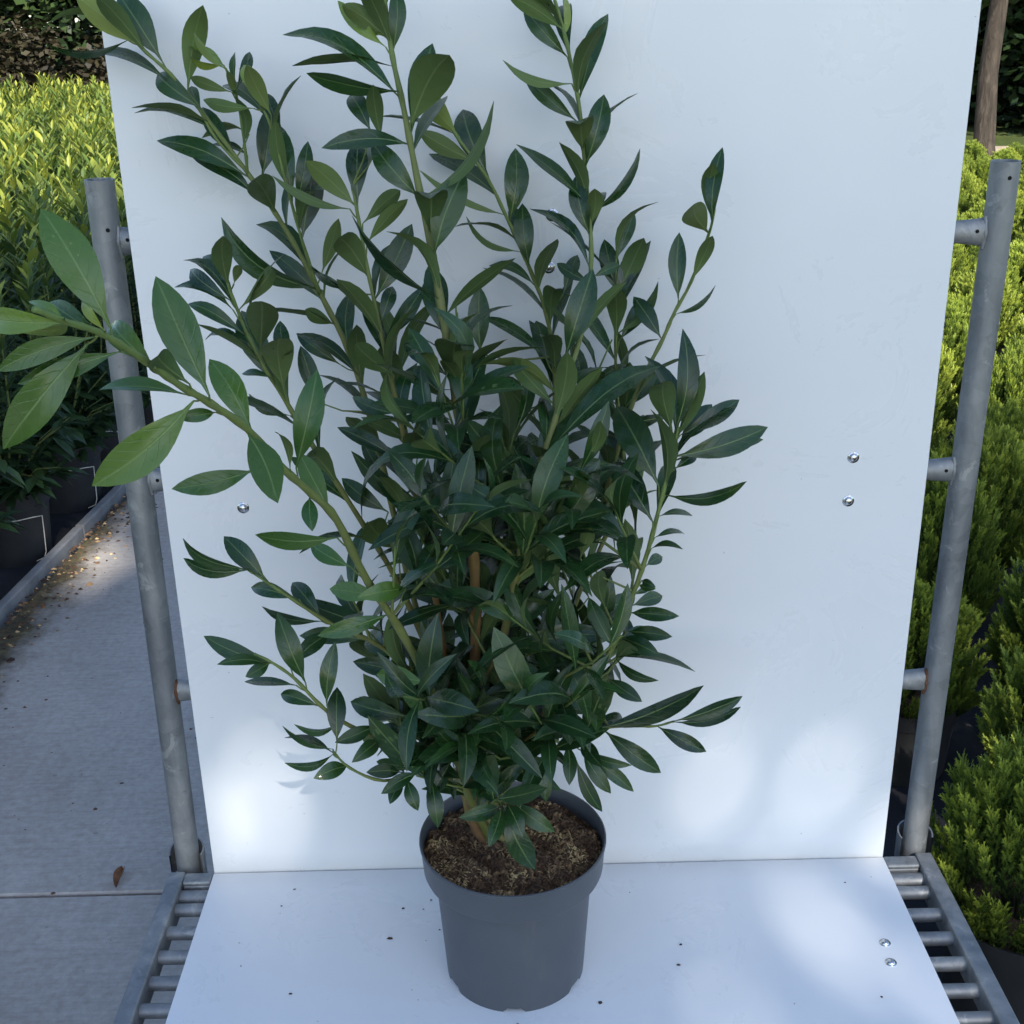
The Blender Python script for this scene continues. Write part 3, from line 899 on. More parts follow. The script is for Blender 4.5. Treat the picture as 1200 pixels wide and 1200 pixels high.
# pot with collar and notched foot
def main_pot():
    mb = MB()
    n = 96
    prof = [(0.0982, 0.0), (0.1095, 0.172), (0.1150, 0.1735), (0.1235, 0.1745), (0.1248, 0.178), (0.1275, 0.216), (0.1292, 0.2185), (0.1290, 0.2215),
            (0.1270, 0.2222), (0.1255, 0.2195), (0.1235, 0.19)]
    vs_, fs = [], []
    for i, (r, z) in enumerate(prof):
        for k in range(n):
            th = 2 * math.pi * k / n
            zz = z
            if i == 0:
                # drainage notches in the foot ring
                a = (math.degrees(th) + 360 - 262) % 60
                zz = 0.0065 if a < 13 else 0.0
            vs_.append((r * math.cos(th), r * math.sin(th), zz))
    for i in range(len(prof) - 1):
        for k in range(n):
            fs.append((i * n + k, i * n + (k + 1) % n, (i + 1) * n + (k + 1) % n, (i + 1) * n + k))
    b0 = len(vs_)
    for r, z in ((0.0955, 0.0062), (0.001, 0.008)):
        for k in range(n):
            th = 2 * math.pi * k / n; vs_.append((r * math.cos(th), r * math.sin(th), z))
    for k in range(n):
        k2 = (k + 1) % n
        fs.append((k2, k, b0 + k, b0 + k2)); fs.append((b0 + k2, b0 + k, b0 + n + k, b0 + n + k2))
    mb.add(vs_, fs)
    return mb.build('pot', M['pot'], plant, auto=32)
mpot = main_pot(); mpot['label'] = 'smooth grey plastic pot with a wide collar'
# soil with bark, fibres and chips
r5 = random.Random(44)
def soil_z(x, y):
    return 0.196 + 0.005 * math.sin(61 * x + 2) * math.cos(47 * y) + 0.004 * math.sin(120 * x + 90 * y) + 0.010 * (1 - (x * x + y * y) / 0.0156)
mb = MB()
vs_, fs = [(0, 0, soil_z(0, 0))], []
n = 56; rings = 16
for i in range(1, rings + 1):
    for k in range(n):
        th = 2 * math.pi * k / n; r = 0.1245 * i / rings
        x, y = r * math.cos(th), r * math.sin(th)
        vs_.append((x, y, soil_z(x, y) + r5.uniform(-.004, .004)))
for k in range(n):
    fs.append((0, 1 + k, 1 + (k + 1) % n))
    for i in range(rings - 1):
        a = 1 + i * n; fs.append((a + k, a + n + k, a + n + (k + 1) % n, a + (k + 1) % n))
mb.add(vs_, fs)
so = mb.build('soil', M['soil'], plant)
mb = MB()
for _ in range(5200):
    t = math.sqrt(r5.random()) * 0.121; a = r5.uniform(0, 6.283)
    x, y = t * math.cos(a), t * math.sin(a)
    z = soil_z(x, y) + r5.uniform(-.001, .0035)
    # lighter fibre towards the front left, dark chips elsewhere
    fib = r5.random() < (0.6 if y < 0.02 else 0.4)
    d = Vector((r5.gauss(0, 1), r5.gauss(0, 1), r5.gauss(0, .45))).normalized()
    s = d.cross(Vector((0, 0, 1))).normalized()
    if fib: L, w, tn = r5.uniform(0.005, 0.016), r5.uniform(0.0005, 0.0012), r5.uniform(0.6, 1.0)
    else: L, w, tn = r5.uniform(0.004, 0.012), r5.uniform(0.0012, 0.0035), r5.uniform(0.1, 0.75)
    cl = 0.5 + 0.5 * math.sin(48 * x + 3 * math.sin(37 * y)) * math.cos(53 * y + 2 * math.sin(29 * x))
    tn = max(0.0, min(1.0, tn * (0.35 + 0.95 * cl)))
    if r5.random() < 0.012: L, w, tn = L * 1.8, 0.004, r5.uniform(0.3, 0.55)
    c = Vector((x, y, z))
    up = Vector((0, 0, w * 0.8))
    mb.add([c - d * L * .5, c - s * w + up, c + d * L * .5, c + s * w + up, c + up * 2], [(0, 1, 4), (1, 2, 4), (2, 3, 4), (3, 0, 4)], 0, tn)
ch = mb.build('soil_fibres', M['chips'], so, tone=True); ch['kind'] = 'stuff'

# stems: name -> [(px, py, depth Y)], start radius, end radius, start tone (0 wood .. 1 green), end tone
STEMS = {
 'A': ([(556, 965, -.215), (549, 890, -.225), (556, 790, -.25), (557, 700, -.27), (553, 620, -.285), (545, 540, -.29), (533, 460, -.285), (519, 370, -.27), (507, 300, -.25), (487, 200, -.225), (473, 127, -.205), (460, 67, -.19), (452, 10, -.18), (447, -45, -.17)], .0085, .0022, 0.12, 1.0),
 'B': ([(550, 960, -.20), (530, 860, -.17), (500, 760, -.15), (470, 640, -.13), (440, 510, -.12), (410, 415, -.11), (380, 353, -.105), (350, 295, -.10), (323, 250, -.095), (290, 202, -.09), (233, 127, -.085), (200, 87, -.08), (163, 53, -.08), (140, 20, -.075)], .0055, .0018, 0.45, 0.95),
 'C': ([(560, 880, -.23), (563, 805, -.27), (588, 752, -.30), (603, 680, -.315), (613, 633, -.32), (627, 563, -.315), (650, 493, -.29), (662, 450, -.265), (684, 380, -.20), (693, 300, -.14), (687, 217, -.115), (680, 133, -.10), (664, 50, -.09), (650, 0, -.085), (640, -40, -.08)], .0052, .0018, 0.45, 1.0),
 'D': ([(566, 955, -.20), (590, 840, -.15), (620, 700, -.11), (645, 560, -.085), (650, 440, -.075), (640, 367, -.07), (620, 313, -.07), (593, 253, -.07), (570, 207, -.07), (533, 157, -.07), (520, 130, -.07)], .0045, .0016, 0.5, 1.0),
 'E': ([(575, 955, -.19), (630, 820, -.17), (680, 690, -.16), (715, 560, -.15), (735, 490, -.145), (755, 440, -.14), (777, 397, -.135), (790, 367, -.13), (810, 330, -.13), (833, 267, -.13), (838, 235, -.13)], .0045, .0015, 0.5, 0.95),
 'F': ([(575, 950, -.24), (635, 860, -.29), (690, 797, -.31), (717, 760, -.315), (743, 693, -.315), (760, 643, -.31), (777, 577, -.30), (787, 537, -.295), (795, 500, -.29)], .0044, .002, 0.6, 1.0),
 'G': ([(548, 930, -.24), (520, 840, -.30), (470, 740, -.36), (430, 680, -.40), (395, 610, -.45), (367, 580, -.475), (333, 550, -.505), (290, 503, -.55), (247, 473, -.59), (213, 453, -.62), (180, 430, -.65), (140, 403, -.685), (110, 387, -.71), (77, 377, -.735), (40, 362, -.76)], .0054, .0024, 0.65, 1.0),
 'H': ([(525, 820, -.20), (470, 690, -.24), (410, 590, -.27), (365, 520, -.28), (333, 467, -.285), (300, 413, -.285), (273, 350, -.28), (265, 325, -.28)], .0042, .0016, 0.5, 1.0),
 'I': ([(515, 820, -.23), (450, 760, -.27), (390, 732, -.29), (350, 707, -.30), (317, 685, -.305), (288, 665, -.31)], .0038, .0014, 0.5, 1.0),
 'J': ([(530, 880, -.25), (455, 870, -.30), (400, 845, -.325), (375, 826, -.335), (345, 795, -.34), (318, 776, -.345), (298, 766, -.345)], .0038, .0014, 0.5, 1.0),
 'K': ([(545, 920, -.26), (500, 905, -.31), (450, 915, -.34), (410, 900, -.345), (390, 880, -.345)], .003, .0014, 0.5, 0.95),
 'L': ([(565, 900, -.21), (640, 862, -.22), (703, 853, -.22), (735, 851, -.22), (768, 851, -.22), (790, 845, -.22)], .0034, .0013, 0.35, 0.9),
 'M': ([(545, 900, -.20), (520, 760, -.22), (500, 640, -.22), (475, 520, -.215), (460, 450, -.21), (447, 393, -.205), (433, 327, -.20), (417, 240, -.19), (412, 215, -.19)], .0046, .0016, 0.2, 1.0),
 'N': ([(233, 127, -.085), (255, 165, -.09), (290, 202, -.09)], .0018, .0016, .9, .9),
 'O': ([(290, 205, -.09), (287, 173, -.10), (279, 120, -.105), (268, 85, -.11)], .0022, .0013, .9, 1.0),
 'P': ([(375, 345, -.105), (355, 285, -.12), (338, 225, -.13), (318, 150, -.135), (303, 118, -.135)], .0022, .0014, .9, 1.0),
 'Q': ([(565, 930, -.25), (585, 925, -.29), (588, 943, -.31)], .0026, .0014, .4, 1.0),
 'R': ([(590, 880, -.25), (640, 850, -.31), (656, 815, -.33), (660, 790, -.335)], .003, .0014, .4, 1.0),
 'T': ([(560, 880, -.19), (640, 760, -.13), (700, 650, -.10), (730, 560, -.09), (722, 450, -.085), (722, 350, -.08), (722, 300, -.08)], .0042, .0014, .3, 1.0),
 'U': ([(585, 920, -.23), (650, 880, -.27), (685, 870, -.28)], .0026, .0014, .4, .9),
}
def catmull(pts, sub=4):
    P = [Vector(p) for p in pts]
    out = []
    for i in range(len(P) - 1):
        p0 = P[max(i - 1, 0)]; p1 = P[i]; p2 = P[i + 1]; p3 = P[min(i + 2, len(P) - 1)]
        for k in range(sub):
            t = k / sub
            out.append(0.5 * ((2 * p1) + (p2 - p0) * t + (2 * p0 - 5 * p1 + 4 * p2 - p3) * t * t + (3 * p1 - p0 - 3 * p2 + p3) * t ** 3))
    out.append(P[-1])
    return out
stem_pts = {}
stem_mb = {}
off = Vector((PCX, PCY, 0))
for k, (pts, r0, r1, t0, t1) in STEMS.items():
    w = catmull([unY(*p) for p in pts])
    if k in 'ABDEG':                       # rooted stems run on into the soil
        w = [Vector((PCX + 0.02 * math.cos(len(k) + ord(k)), PCY + 0.015 * math.sin(ord(k)), 0.17))] + w
    nn = len(w)
    f = [i / (nn - 1) for i in range(nn)]
    stem_pts[k] = [(p, r0 + (r1 - r0) * q ** 0.8, t0 + (t1 - t0) * q) for p, q in zip(w, f)]
    mb = MB()
    radii = [(r0 + (r1 - r0) * q ** 0.8) * (1.16 if i % 3 == 0 else 0.95 + 0.05 * math.sin(i * 2.1)) for i, q in enumerate(f)]
    mb.tube([p - off for p in w], radii, 9, 0, True, [t0 + (t1 - t0) * q for q in f])
    stem_mb[k] = mb
flat = [(k, i, p, *to_px(p)[:2]) for k, v in stem_pts.items() for i, (p, r, t) in enumerate(v)]

# prominent leaves: (base px x, y, tip px x, y, width px, face, [stem hint])   face 0 = upper side seen, 1 = underside, 2 = young, upper, 3 = young, underside
LV = [
 (163,53,88,-5,30,3,'B'),(190,72,138,-8,36,0,'B'),(143,34,55,26,8,1,'B'),(150,47,53,53,10,0,'B'),(200,97,88,68,14,0,'B'),(220,105,238,5,30,1,'B'),
 (237,128,183,87,28,0,'B'),(236,128,224,100,16,0,'B'),(267,83,225,38,10,3,'O'),(265,80,220,52,10,2,'O'),(262,76,220,65,10,2,'O'),(272,108,222,90,14,1,'O'),
 (297,127,237,117,16,1,'P'),(277,105,293,60,15,0,'O'),(278,118,266,82,11,1,'O'),(276,100,275,60,9,0,'O'),(285,170,277,112,13,1,'O'),(252,153,157,130,12,0,'B'),
 (292,157,237,160,9,1,'B'),(290,182,247,168,9,0,'B'),(290,207,183,163,26,0,'B'),(300,230,225,183,20,0,'B'),(307,208,318,121,30,0,'B'),(338,222,322,140,20,1,'P'),
 (305,123,285,75,18,2,'P'),(318,135,288,75,22,1,'P'),(330,155,312,108,18,0,'P'),(323,250,297,207,38,1,'B'),(354,280,370,188,34,0,'P'),(348,240,361,165,20,0,'P'),
 (410,245,318,208,12,1,'M'),(378,340,257,256,28,0,'B'),(380,355,315,293,22,0,'B'),(377,320,397,255,18,1,'P'),(410,340,362,310,9,0,'M'),
 (270,352,222,315,22,0,'H'),(267,333,237,300,22,0,'H'),(274,333,280,310,12,1,'H'),(280,363,320,312,20,1,'H'),(273,363,204,335,14,0,'H'),(288,393,220,355,18,0,'H'),
 (290,402,240,397,11,0,'H'),(305,412,307,350,40,1,'H'),(333,458,328,393,38,1,'H'),(335,430,328,375,20,0,'H'),(318,443,283,437,9,0,'H'),(340,487,290,462,13,0,'H'),
 (375,472,352,405,24,0,'B'),(400,428,347,390,18,0,'B'),
 (130,385,47,243,52,0,'G'),(245,463,182,323,50,0,'G'),(295,505,245,420,38,0,'G'),(183,432,130,378,34,0,'G'),(227,470,107,570,52,0,'G'),(103,403,3,527,48,0,'G'),
 (80,378,-15,370,34,2,'G'),(75,374,33,352,12,2,'G'),(80,380,30,390,26,3,'G'),(123,388,95,352,12,2,'G'),(110,395,-5,435,30,0,'G'),(140,412,20,450,32,0,'G'),
 (117,393,57,353,30,0,'G'),(220,463,115,455,20,0,'G'),(253,483,205,490,18,0,'G'),(222,450,183,415,36,1,'G'),(290,507,325,588,44,0,'G'),(300,550,201,573,28,0,'G'),
 (347,548,372,433,38,0,'G'),(387,600,350,530,32,0,'G'),(363,582,366,622,20,0,'G'),(340,550,323,505,10,1,'G'),(395,630,298,628,22,0,'G'),(412,665,363,637,22,0,'G'),
 (293,668,213,632,15,0,'I'),(290,668,214,655,17,0,'I'),(313,680,262,628,28,0,'I'),(350,702,293,688,20,0,'I'),(377,728,306,712,12,0,'I'),(377,725,342,682,26,0,'I'),
 (320,778,238,745,22,0,'J'),(312,778,255,778,14,0,'J'),(317,776,288,793,16,0,'J'),(347,803,286,797,12,0,'J'),(375,828,328,813,20,0,'J'),(358,800,325,718,28,0,'J'),
 (340,780,385,742,28,0,'J'),(383,826,393,752,22,0,'J'),(395,870,395,805,28,0,'K'),(390,878,330,852,8,0,'K'),(390,882,333,863,10,0,'K'),(390,884,334,895,11,0,'K'),(408,898,368,912,20,0,'K'),
 (490,905,447,930,22,0,'K'),(473,912,457,942,18,0,'K'),(477,912,490,950,18,0,'K'),(505,910,513,970,26,0,'K'),(490,900,440,893,14,0,'K'),(587,943,552,908,24,0,'Q'),
 (587,944,538,958,22,0,'Q'),(588,945,573,992,28,0,'Q'),(480,840,410,822,28,0,'J'),(485,790,413,775,24,0,'I'),(478,770,430,742,32,0,'I'),(455,720,372,745,22,0,'G'),
 (440,850,393,870,22,0,'J'),(445,868,413,893,24,0,'J'),(510,860,477,850,20,0,'J'),(590,943,627,1020,30,0,'Q'),(594,941,612,980,22,0,'Q'),(600,938,650,975,24,0,'Q'),
 (588,838,600,895,24,0,'R'),(560,823,583,860,20,0,'A'),(652,815,595,830,18,0,'R'),(656,817,668,872,34,0,'R'),(665,870,667,920,24,0,'U'),(684,868,705,898,26,0,'U'),
 (703,853,826,805,26,0,'L'),(707,855,775,906,26,0,'L'),(790,845,871,817,18,0,'L'),(790,846,869,830,13,0,'L'),(770,851,828,881,20,0,'L'),(690,880,740,897,13,0,'U'),
 (686,885,743,928,18,0,'U'),(675,890,706,952,18,0,'U'),(682,880,716,930,18,0,'U'),(712,795,752,822,22,0,'F'),(722,770,815,785,11,0,'F'),(722,772,771,798,12,0,'F'),
 (728,747,772,767,24,0,'F'),(735,740,787,746,18,0,'F'),(738,718,795,722,18,0,'F'),(740,710,777,698,18,0,'F'),(748,685,768,690,10,0,'F'),(742,697,760,690,9,0,'F'),
 (790,535,901,500,32,0,'F'),(790,540,895,513,22,0,'F'),(795,520,835,473,25,0,'F'),(797,510,867,468,22,0,'F'),(780,580,876,566,17,0,'F'),(790,550,815,530,16,0,'F'),
 (790,508,801,385,28,0,'F'),(788,508,778,445,33,1,'F'),(792,515,827,435,20,1,'F'),(772,490,775,437,20,0,'E'),
 (772,605,812,603,8,0,'F'),(767,630,803,625,8,0,'F'),(763,643,800,643,8,0,'F'),(757,663,777,652,14,0,'F'),(752,680,768,688,10,0,'F'),
 (772,570,722,475,48,0,'F'),(765,612,718,540,40,0,'F'),(650,520,773,427,30,0,'C'),(730,480,773,432,22,0,'T'),(617,632,695,567,32,0,'C'),(635,560,715,543,22,0,'C'),
 (662,420,695,315,36,0,'C'),(645,383,652,337,26,1,'D'),
 (835,262,846,172,20,0,'E'),(834,260,836,190,22,1,'E'),(830,273,812,237,32,1,'E'),(795,352,796,272,25,0,'E'),(810,330,835,275,17,1,'E'),(792,368,840,335,8,0,'E'),
 (722,305,743,247,16,0,'T'),(722,343,708,280,24,0,'T'),(723,347,755,278,26,1,'T'),(723,360,752,283,22,0,'T'),(722,392,773,330,14,1,'T'),(725,400,755,350,24,0,'T'),
 (775,397,742,347,22,0,'E'),(693,332,652,308,16,0,'C'),(694,325,727,310,14,0,'C'),(660,345,677,298,18,0,'D'),
 (665,67,613,8,24,0,'C'),(660,35,595,-5,22,1,'C'),(661,45,660,-10,10,2,'C'),(678,120,712,15,24,0,'C'),(670,98,588,72,12,1,'C'),(676,142,613,87,22,0,'C'),
 (686,195,708,110,30,0,'C'),(683,180,678,143,34,1,'C'),(688,240,606,167,16,0,'C'),(690,250,752,175,12,0,'C'),(692,278,675,205,28,0,'C'),(692,265,697,220,20,1,'C'),
 (692,318,622,243,14,0,'C'),
 (573,209,542,127,38,0,'D'),(538,160,505,115,28,3,'D'),(557,190,490,153,24,1,'D'),(597,260,604,173,32,0,'D'),(620,312,612,238,25,0,'D'),(592,252,490,202,9,1,'D'),
 (610,295,545,255,8,1,'D'),(627,335,573,310,12,0,'D'),
 (470,117,332,37,22,0,'A'),(456,47,400,5,26,1,'A'),(452,55,395,0,20,2,'A'),(462,78,342,74,9,1,'A'),(468,107,358,88,20,0,'A'),(460,63,464,-15,22,0,'A'),
 (452,40,400,12,10,2,'A'),(455,45,437,-10,8,2,'A'),(480,150,528,62,48,1,'A'),(482,155,507,50,36,0,'A'),(447,165,437,98,20,1,'M'),(435,155,410,110,24,0,'M'),
 (482,170,377,172,22,0,'A'),(492,232,435,165,32,0,'A'),(494,232,582,120,13,1,'A'),(419,240,420,165,30,0,'M'),(417,242,358,188,26,1,'M'),(508,300,545,200,38,0,'A'),
 (504,278,504,230,40,1,'A'),(425,262,470,222,22,1,'M'),(430,285,478,232,18,1,'M'),(440,350,483,262,30,0,'M'),(434,328,395,278,32,1,'M'),(514,350,410,255,14,0,'A'),
 (450,400,497,335,22,0,'M'),(520,372,603,300,16,1,'A'),(520,395,510,315,36,0,'A'),(563,415,562,335,28,0,'D'),(445,380,460,335,20,0,'M'),(447,397,365,312,9,0,'M'),(392,380,357,362,18,1,'B'),
 (531,450,537,400,46,1,'A'),(536,480,560,430,32,0,'A'),(526,442,473,402,22,0,'A'),(528,470,475,433,28,0,'A'),(487,520,423,488,16,1,'M'),(548,585,560,530,22,1,'A'),
 (512,600,410,530,22,0,'M'),(625,568,500,515,26,0,'C'),(618,565,545,490,34,0,'C'),(650,475,600,420,22,1,'C'),(655,465,565,425,16,1,'C'),(625,485,592,447,30,1,'D'),
 (640,420,566,370,14,0,'D'),(643,440,628,375,28,0,'D'),(633,550,668,528,20,1,'C'),(552,622,537,587,14,1,'A'),(553,680,443,663,12,1,'A'),(420,440,347,390,16,0,'B'),
 (462,440,415,402,28,1,'M'),(465,485,412,465,18,0,'M'),(467,645,430,610,34,1,'H'),(612,612,553,583,16,1,'C'),(680,655,693,617,20,1,'F'),
 (592,758,712,742,34,0,'C'),
 (470,540,395,500,20,0,'M'),(455,600,400,560,22,0,'H'),(600,690,640,640,24,1,'C'),(560,700,500,680,20,0,'A'),(590,740,650,690,26,0,'C'),(560,760,590,700,18,1,'A'),
 (720,600,690,540,30,0,'T'),(735,560,700,500,28,0,'T'),(690,700,660,640,26,0,'E'),(720,760,690,700,26,0,'F'),(716,762,760,735,18,0,'F'),(700,790,650,770,24,0,'F'),
 (475,690,420,700,26,0,'G'),(450,700,385,690,24,0,'G'),(500,800,440,790,28,0,'G'),(520,840,470,810,24,0,'G'),(505,750,520,690,24,0,'M'),(540,600,500,560,22,0,'A'),
 (450,740,345,700,24,0,'I'),(430,750,350,745,22,0,'I'),(400,845,345,850,9,0,'J'),(690,720,745,700,24,0,'E'),(560,870,530,830,20,0,'A'),(640,860,660,810,26,0,'L'),(610,890,640,930,24,0,'R'),
 (575,900,560,950,22,0,'R'),(640,880,640,940,24,0,'U'),(530,890,500,940,22,0,'K'),(470,905,430,905,18,0,'K'),(690,850,730,840,20,0,'L'),(656,800,630,760,24,0,'R'),(660,800,690,770,20,0,'R'),
]
LEAF_N, PROF = 9, None
def wprof(t):
    if t < 0.08: return 0.05
    s = (t - 0.08) / 0.92
    return max(0.012, 0.05 * (1 - s) + 0.97 * math.sin(math.pi * s ** 1.1) ** 0.80)
def leaf_geom(mb, B, T, wpx_m, face, view, r, tone, arch=None, nseg=10):
    """a two-sided leaf blade from B to T. wpx_m: apparent width in metres"""
    A = T - B
    L = A.length
    a = A.normalized()
    W = min(max(wpx_m, 0.24 * L), 0.36 * L) if L > 0.05 else max(wpx_m, 0.25 * L)
    sp = a.cross(view)
    if sp.length < 1e-4: sp = a.cross(Vector((0, 0, 1)))
    sp.normalize()
    co = min(1.0, max(0.25, wpx_m / W))
    ro = math.acos(co) * r.choice((-1, 1))
    nv = sp.cross(a).normalized()
    if nv.dot(view) > 0: nv = -nv             # nv faces the viewer
    s = (sp * math.cos(ro) + nv * math.sin(ro)).normalized()
    n = s.cross(a).normalized()
    if n.dot(nv) < 0: n = -n
    if face in (1, 3): n = -n                  # n = upper side
    arch = r.uniform(0.03, 0.19) if arch is None else arch
    side = r.uniform(-0.05, 0.05)
    fold = r.uniform(0.12, 0.55)
    tw = r.uniform(-0.35, 0.35)
    wav = r.uniform(0, 6.28); wa = r.uniform(0.0, 0.035)
    us = (-1.0, -0.55, 0.0, 0.55, 1.0)
    top, tn, uv = [], [], []
    for i in range(nseg + 1):
        t = i / nseg
        c = B + A * t + n * L * arch * (math.sin(math.pi * t) + (0.25 - 1.6 * arch) * math.sin(2 * math.pi * t)) + s * L * side * math.sin(math.pi * t)
        c -= n * L * 0.05 * max(0, t - 0.8) * 5 * 0.5
        hw = W * 0.5 * wprof(t)
        ang = tw * (t - 0.4)
        s2 = s * math.cos(ang) + n * math.sin(ang); n2 = n * math.cos(ang) - s * math.sin(ang)
        for u in us:
            rip = wa * W * math.sin(wav + 9 * t + (2 if u > 0 else 0)) * abs(u) * (1 if hw > W * .1 else 0)
            p = c + s2 * hw * u * math.cos(fold * abs(u)) + n2 * (hw * abs(u) * math.sin(fold) * (1.2 - 0.5 * abs(u)) + rip)
            top.append(p); tn.append(tone); uv.append((u * max(0.25, wprof(t)), t))
    k = len(us)
    # flip so that the top faces along n
    f_top = []
    for i in range(nseg):
        for j in range(k - 1):
            q = i * k + j
            f_top.append((q, q + 1, q + k + 1, q + k))
    v0, v1, v2 = top[2 * k + 1], top[2 * k + 2], top[3 * k + 2]
    if (v1 - v0).cross(v2 - v1).dot(n) < 0: f_top = [tuple(reversed(f)) for f in f_top]
    th = 0.0003
    bot = [p - n * th for p in top]
    m0 = len(top)
    f_bot = [tuple(reversed([i + m0 for i in f])) for f in f_top]
    mb.add(top + bot, f_top + f_bot, [0] * len(f_top) + [1] * len(f_bot), tn * 2, uv * 2)

r6 = random.Random(2024)
PANEL_Y = -0.012
jobs = []            # (area, stem, builder args)
def nearest(px, py, hint=None, P=None):
    best = None
    for k, i, p, x, y in flat:
        if hint and k != hint: continue
        d = (p - P).length if P is not None else math.hypot(x - px, y - py)
        if best is None or d < best[0]: best = (d, k, i, p)
    return best
def add_twig(k, i, B):
    """petiole or short twig from stem k to the leaf base"""
    pts = stem_pts[k]
    j = max(0, i - 1)
    P = pts[j][0]
    d = (B - P).length
    if d < 0.004: return
    mid = P.lerp(B, 0.55) + Vector((0, 0, -0.08 * d))
    rr = min(pts[j][1] * 0.8, 0.0008 + 0.010 * d)
    stem_mb[k].tube([P - off, mid - off, B - off], [rr, max(0.0009, rr * .7), 0.0009], 6, 0, False, [pts[j][2], 0.8, 1.0])
def leaf_from_px(bx, by, tx, ty, w, face, hint):
    d, k, i, sp = nearest(bx, by, hint)
    B = unY(bx, by, sp.y + r6.uniform(-.008, .008))
    if B.y > PANEL_Y - 0.01: B = unY(bx, by, PANEL_Y - 0.01)
    z = to_px(B)[2]
    m = z / FPX
    lp = math.hypot(tx - bx, ty - by) * m
    wm = w * m
    L = max(lp * 1.04, wm / 0.35)
    L = max(L, min(lp * 1.25, 0.075))
    dep = math.sqrt(max(0, L * L - lp * lp))
    up = ty < by
    away = (face in (0, 2)) == up
    T = unY(tx, ty, B.y)
    v = (T - CAM_LOC).normalized()
    T = T + v * dep * (1 if away else -1)
    # a leaf tip cannot pass through the board
    if T.y > PANEL_Y:
        T = T - v * (T.y - PANEL_Y) / v.y
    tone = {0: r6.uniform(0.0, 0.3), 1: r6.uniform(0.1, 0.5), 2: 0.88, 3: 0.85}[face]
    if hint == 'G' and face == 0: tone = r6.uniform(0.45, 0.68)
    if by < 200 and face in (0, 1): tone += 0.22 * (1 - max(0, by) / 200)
    add_twig(k, i, B)
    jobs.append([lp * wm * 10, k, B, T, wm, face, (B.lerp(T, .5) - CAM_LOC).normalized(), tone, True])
for row in LV: leaf_from_px(*row)

# inner foliage filling the crown
POLY = [(405, 480), (418, 390), (440, 330), (500, 345), (560, 360), (620, 340), (680, 320), (735, 340), (760, 450), (775, 560), (768, 640), (755, 700), (745, 780), (715, 850), (700, 910),
        (650, 945), (600, 950), (520, 940), (470, 915), (425, 870), (415, 800), (400, 745), (385, 690), (410, 640), (425, 580), (405, 530)]
def inside(x, y):
    c = False
    for i in range(len(POLY)):
        x0, y0 = POLY[i]; x1, y1 = POLY[i - 1]
        if (y0 > y) != (y1 > y) and x < (x1 - x0) * (y - y0) / (y1 - y0) + x0: c = not c
    return c
axis = Vector((PCX - 0.01, PCY, 0))
cand = [f for f in flat if inside(f[3], f[4])]
def ordered_leaf(k, B, axd, th, tilt, L, tone, limit=True):
    """a leaf set on a shoot with direction axd, at angle th round it, opened by tilt from it"""
    a = axd.normalized()
    e1 = a.cross(Vector((0.31, 0.2, 0.93))).normalized(); e2 = a.cross(e1)
    sd = e1 * math.cos(th) + e2 * math.sin(th)
    d = (a * math.cos(tilt) + sd * math.sin(tilt)).normalized()
    T = B + d * L
    n = (a - d * a.dot(d)).normalized()
    n = (n + Vector((0, 0, 0.35))).normalized()
    n = (n - d * n.dot(d)).normalized()
    if T.y > PANEL_Y or B.y > PANEL_Y - .005 or T.y < -0.50: return False
    bx, by, _ = to_px(B); tx, ty, zz = to_px(T)
    if limit and not (inside(tx, ty) and inside(bx, by)): return False
    if T.z < 0.23 and (T - axis).xy.length < 0.15: return False
    lp = math.hypot(tx - bx, ty - by) * zz / FPX
    jobs.append([lp * L * 3 * (0.35 if T.y > -0.2 else 1.0), k, B, T, L * r6.uniform(0.24, 0.32), 0, -n, tone, False])
    return True
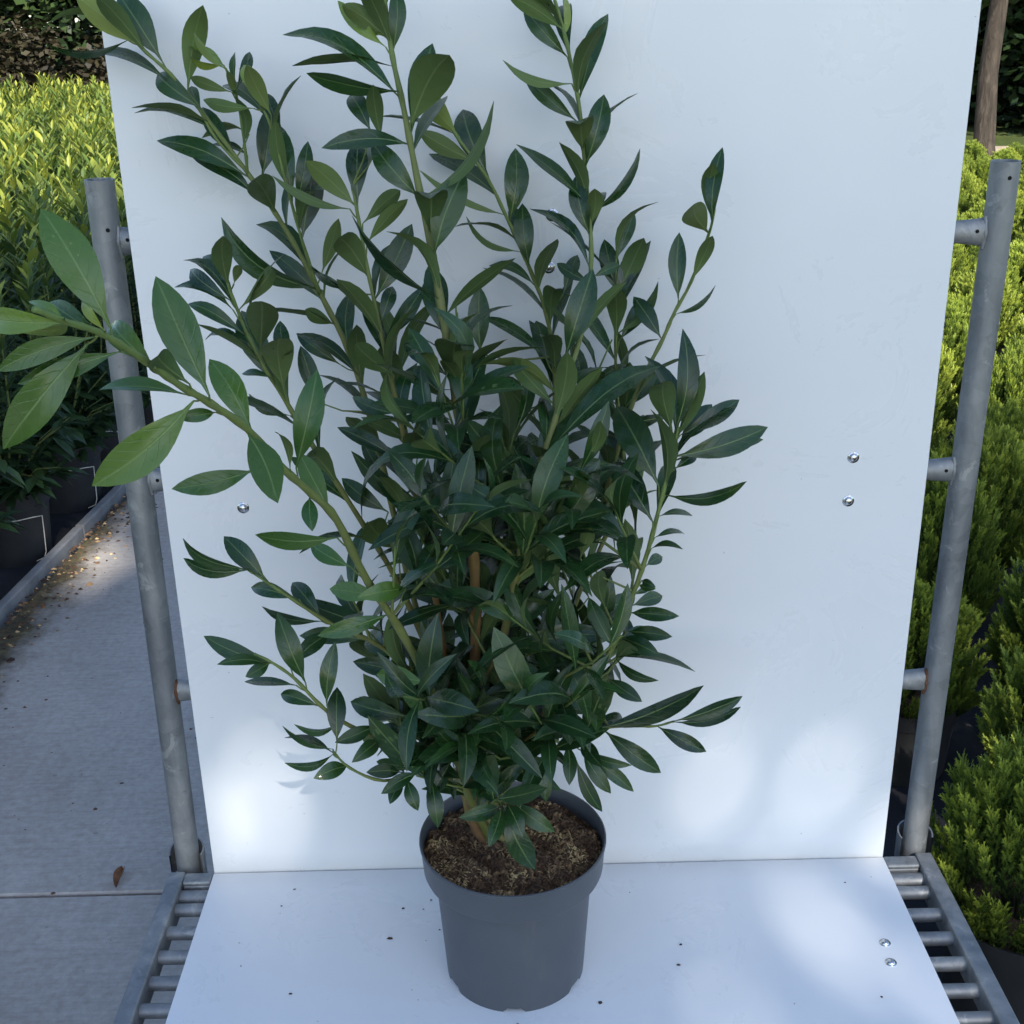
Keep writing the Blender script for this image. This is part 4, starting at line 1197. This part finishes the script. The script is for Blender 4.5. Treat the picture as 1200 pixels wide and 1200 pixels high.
# leafy side shoots inside the crown
made = 0; tries = 0
while made < 640 and tries < 700:
    tries += 1
    k, i, p, x, y = cand[r6.randrange(len(cand))]
    lowbias = (y - 400) / 550
    if r6.random() > 0.40 + 0.65 * lowbias: continue
    out = (p - axis); out.z = 0
    th = r6.uniform(0, 6.283)
    d = (Vector((math.cos(th), math.sin(th), 0)) + out * 3.0).normalized()
    d = (d * r6.uniform(0.5, 1.0) + Vector((0, 0, r6.uniform(0.05, 0.6) if y > 780 else r6.uniform(0.5, 1.3)))).normalized()
    Ls = r6.uniform(0.07, 0.19)
    end = p + d * Ls + Vector((0, 0, 0.02))
    if end.y > PANEL_Y - .01 or end.y < -0.47: continue
    if not inside(*to_px(end)[:2]): continue
    mid = p.lerp(end, 0.5) + Vector((r6.uniform(-.008, .008), r6.uniform(-.008, .008), -0.008))
    stem_mb[k].tube([p - off, mid - off, end - off], [0.0020, 0.0016, 0.0011], 6, 0, False, [0.7, 0.9, 1.0])
    nlv = int(Ls / 0.021) + 3
    a0 = r6.uniform(0, 6.28)
    bt = r6.uniform(0.0, 0.25)
    for q in range(nlv):
        u = 0.22 + 0.78 * q / (nlv - 1)
        B = p.lerp(mid, u * 2) if u < .5 else mid.lerp(end, u * 2 - 1)
        ti = r6.uniform(0.7, 1.25) if u < 0.85 else r6.uniform(0.25, 0.6)
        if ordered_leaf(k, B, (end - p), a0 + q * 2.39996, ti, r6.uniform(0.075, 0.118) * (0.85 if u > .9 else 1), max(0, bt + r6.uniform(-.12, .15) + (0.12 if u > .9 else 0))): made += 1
# leaves in order along the upper main stems
for k in 'ABCDEHMPTF':
    pts = stem_pts[k]
    acc = 0.0; qn = r6.randrange(9)
    for i in range(2, len(pts) - 1):
        acc += (pts[i][0] - pts[i - 1][0]).length
        if acc < 0.026: continue
        acc = 0.0; qn += 1
        x, y, _ = to_px(pts[i][0])
        if y > 640 or (y < 330 and r6.random() < 0.5) or (k in 'EF' and y < 470): continue
        axd = pts[i + 1][0] - pts[i - 1][0]
        ordered_leaf(k, pts[i][0].copy(), axd, qn * 2.39996, r6.uniform(0.5, 0.95), r6.uniform(0.08, 0.115), r6.uniform(0.05, 0.35), limit=False)
branch_ob = {}
for k, mb in stem_mb.items():
    branch_ob[k] = mb.build('branch', M['stem'], plant, smooth=True, tone=True)
jobs.sort(key=lambda j: (not j[8], -j[0]))
rest = MB()
for q, (ar, k, B, T, wm, face, v, tone, hand) in enumerate(jobs):
    if q < 300:
        mb = MB(); leaf_geom(mb, B - B, T - B, wm, face, v, r6, tone, nseg=10 if hand else 8)
        o = mb.build('leaf', [M['top'], M['under']], branch_ob[k], smooth=True, tone=True, uv=True)
        o.location = B - off
    else:
        leaf_geom(rest, B - off, T - off, wm, face, v, r6, tone, nseg=7)
fo = rest.build('inner_foliage', [M['top'], M['under']], plant, smooth=True, tone=True, uv=True); fo['kind'] = 'stuff'
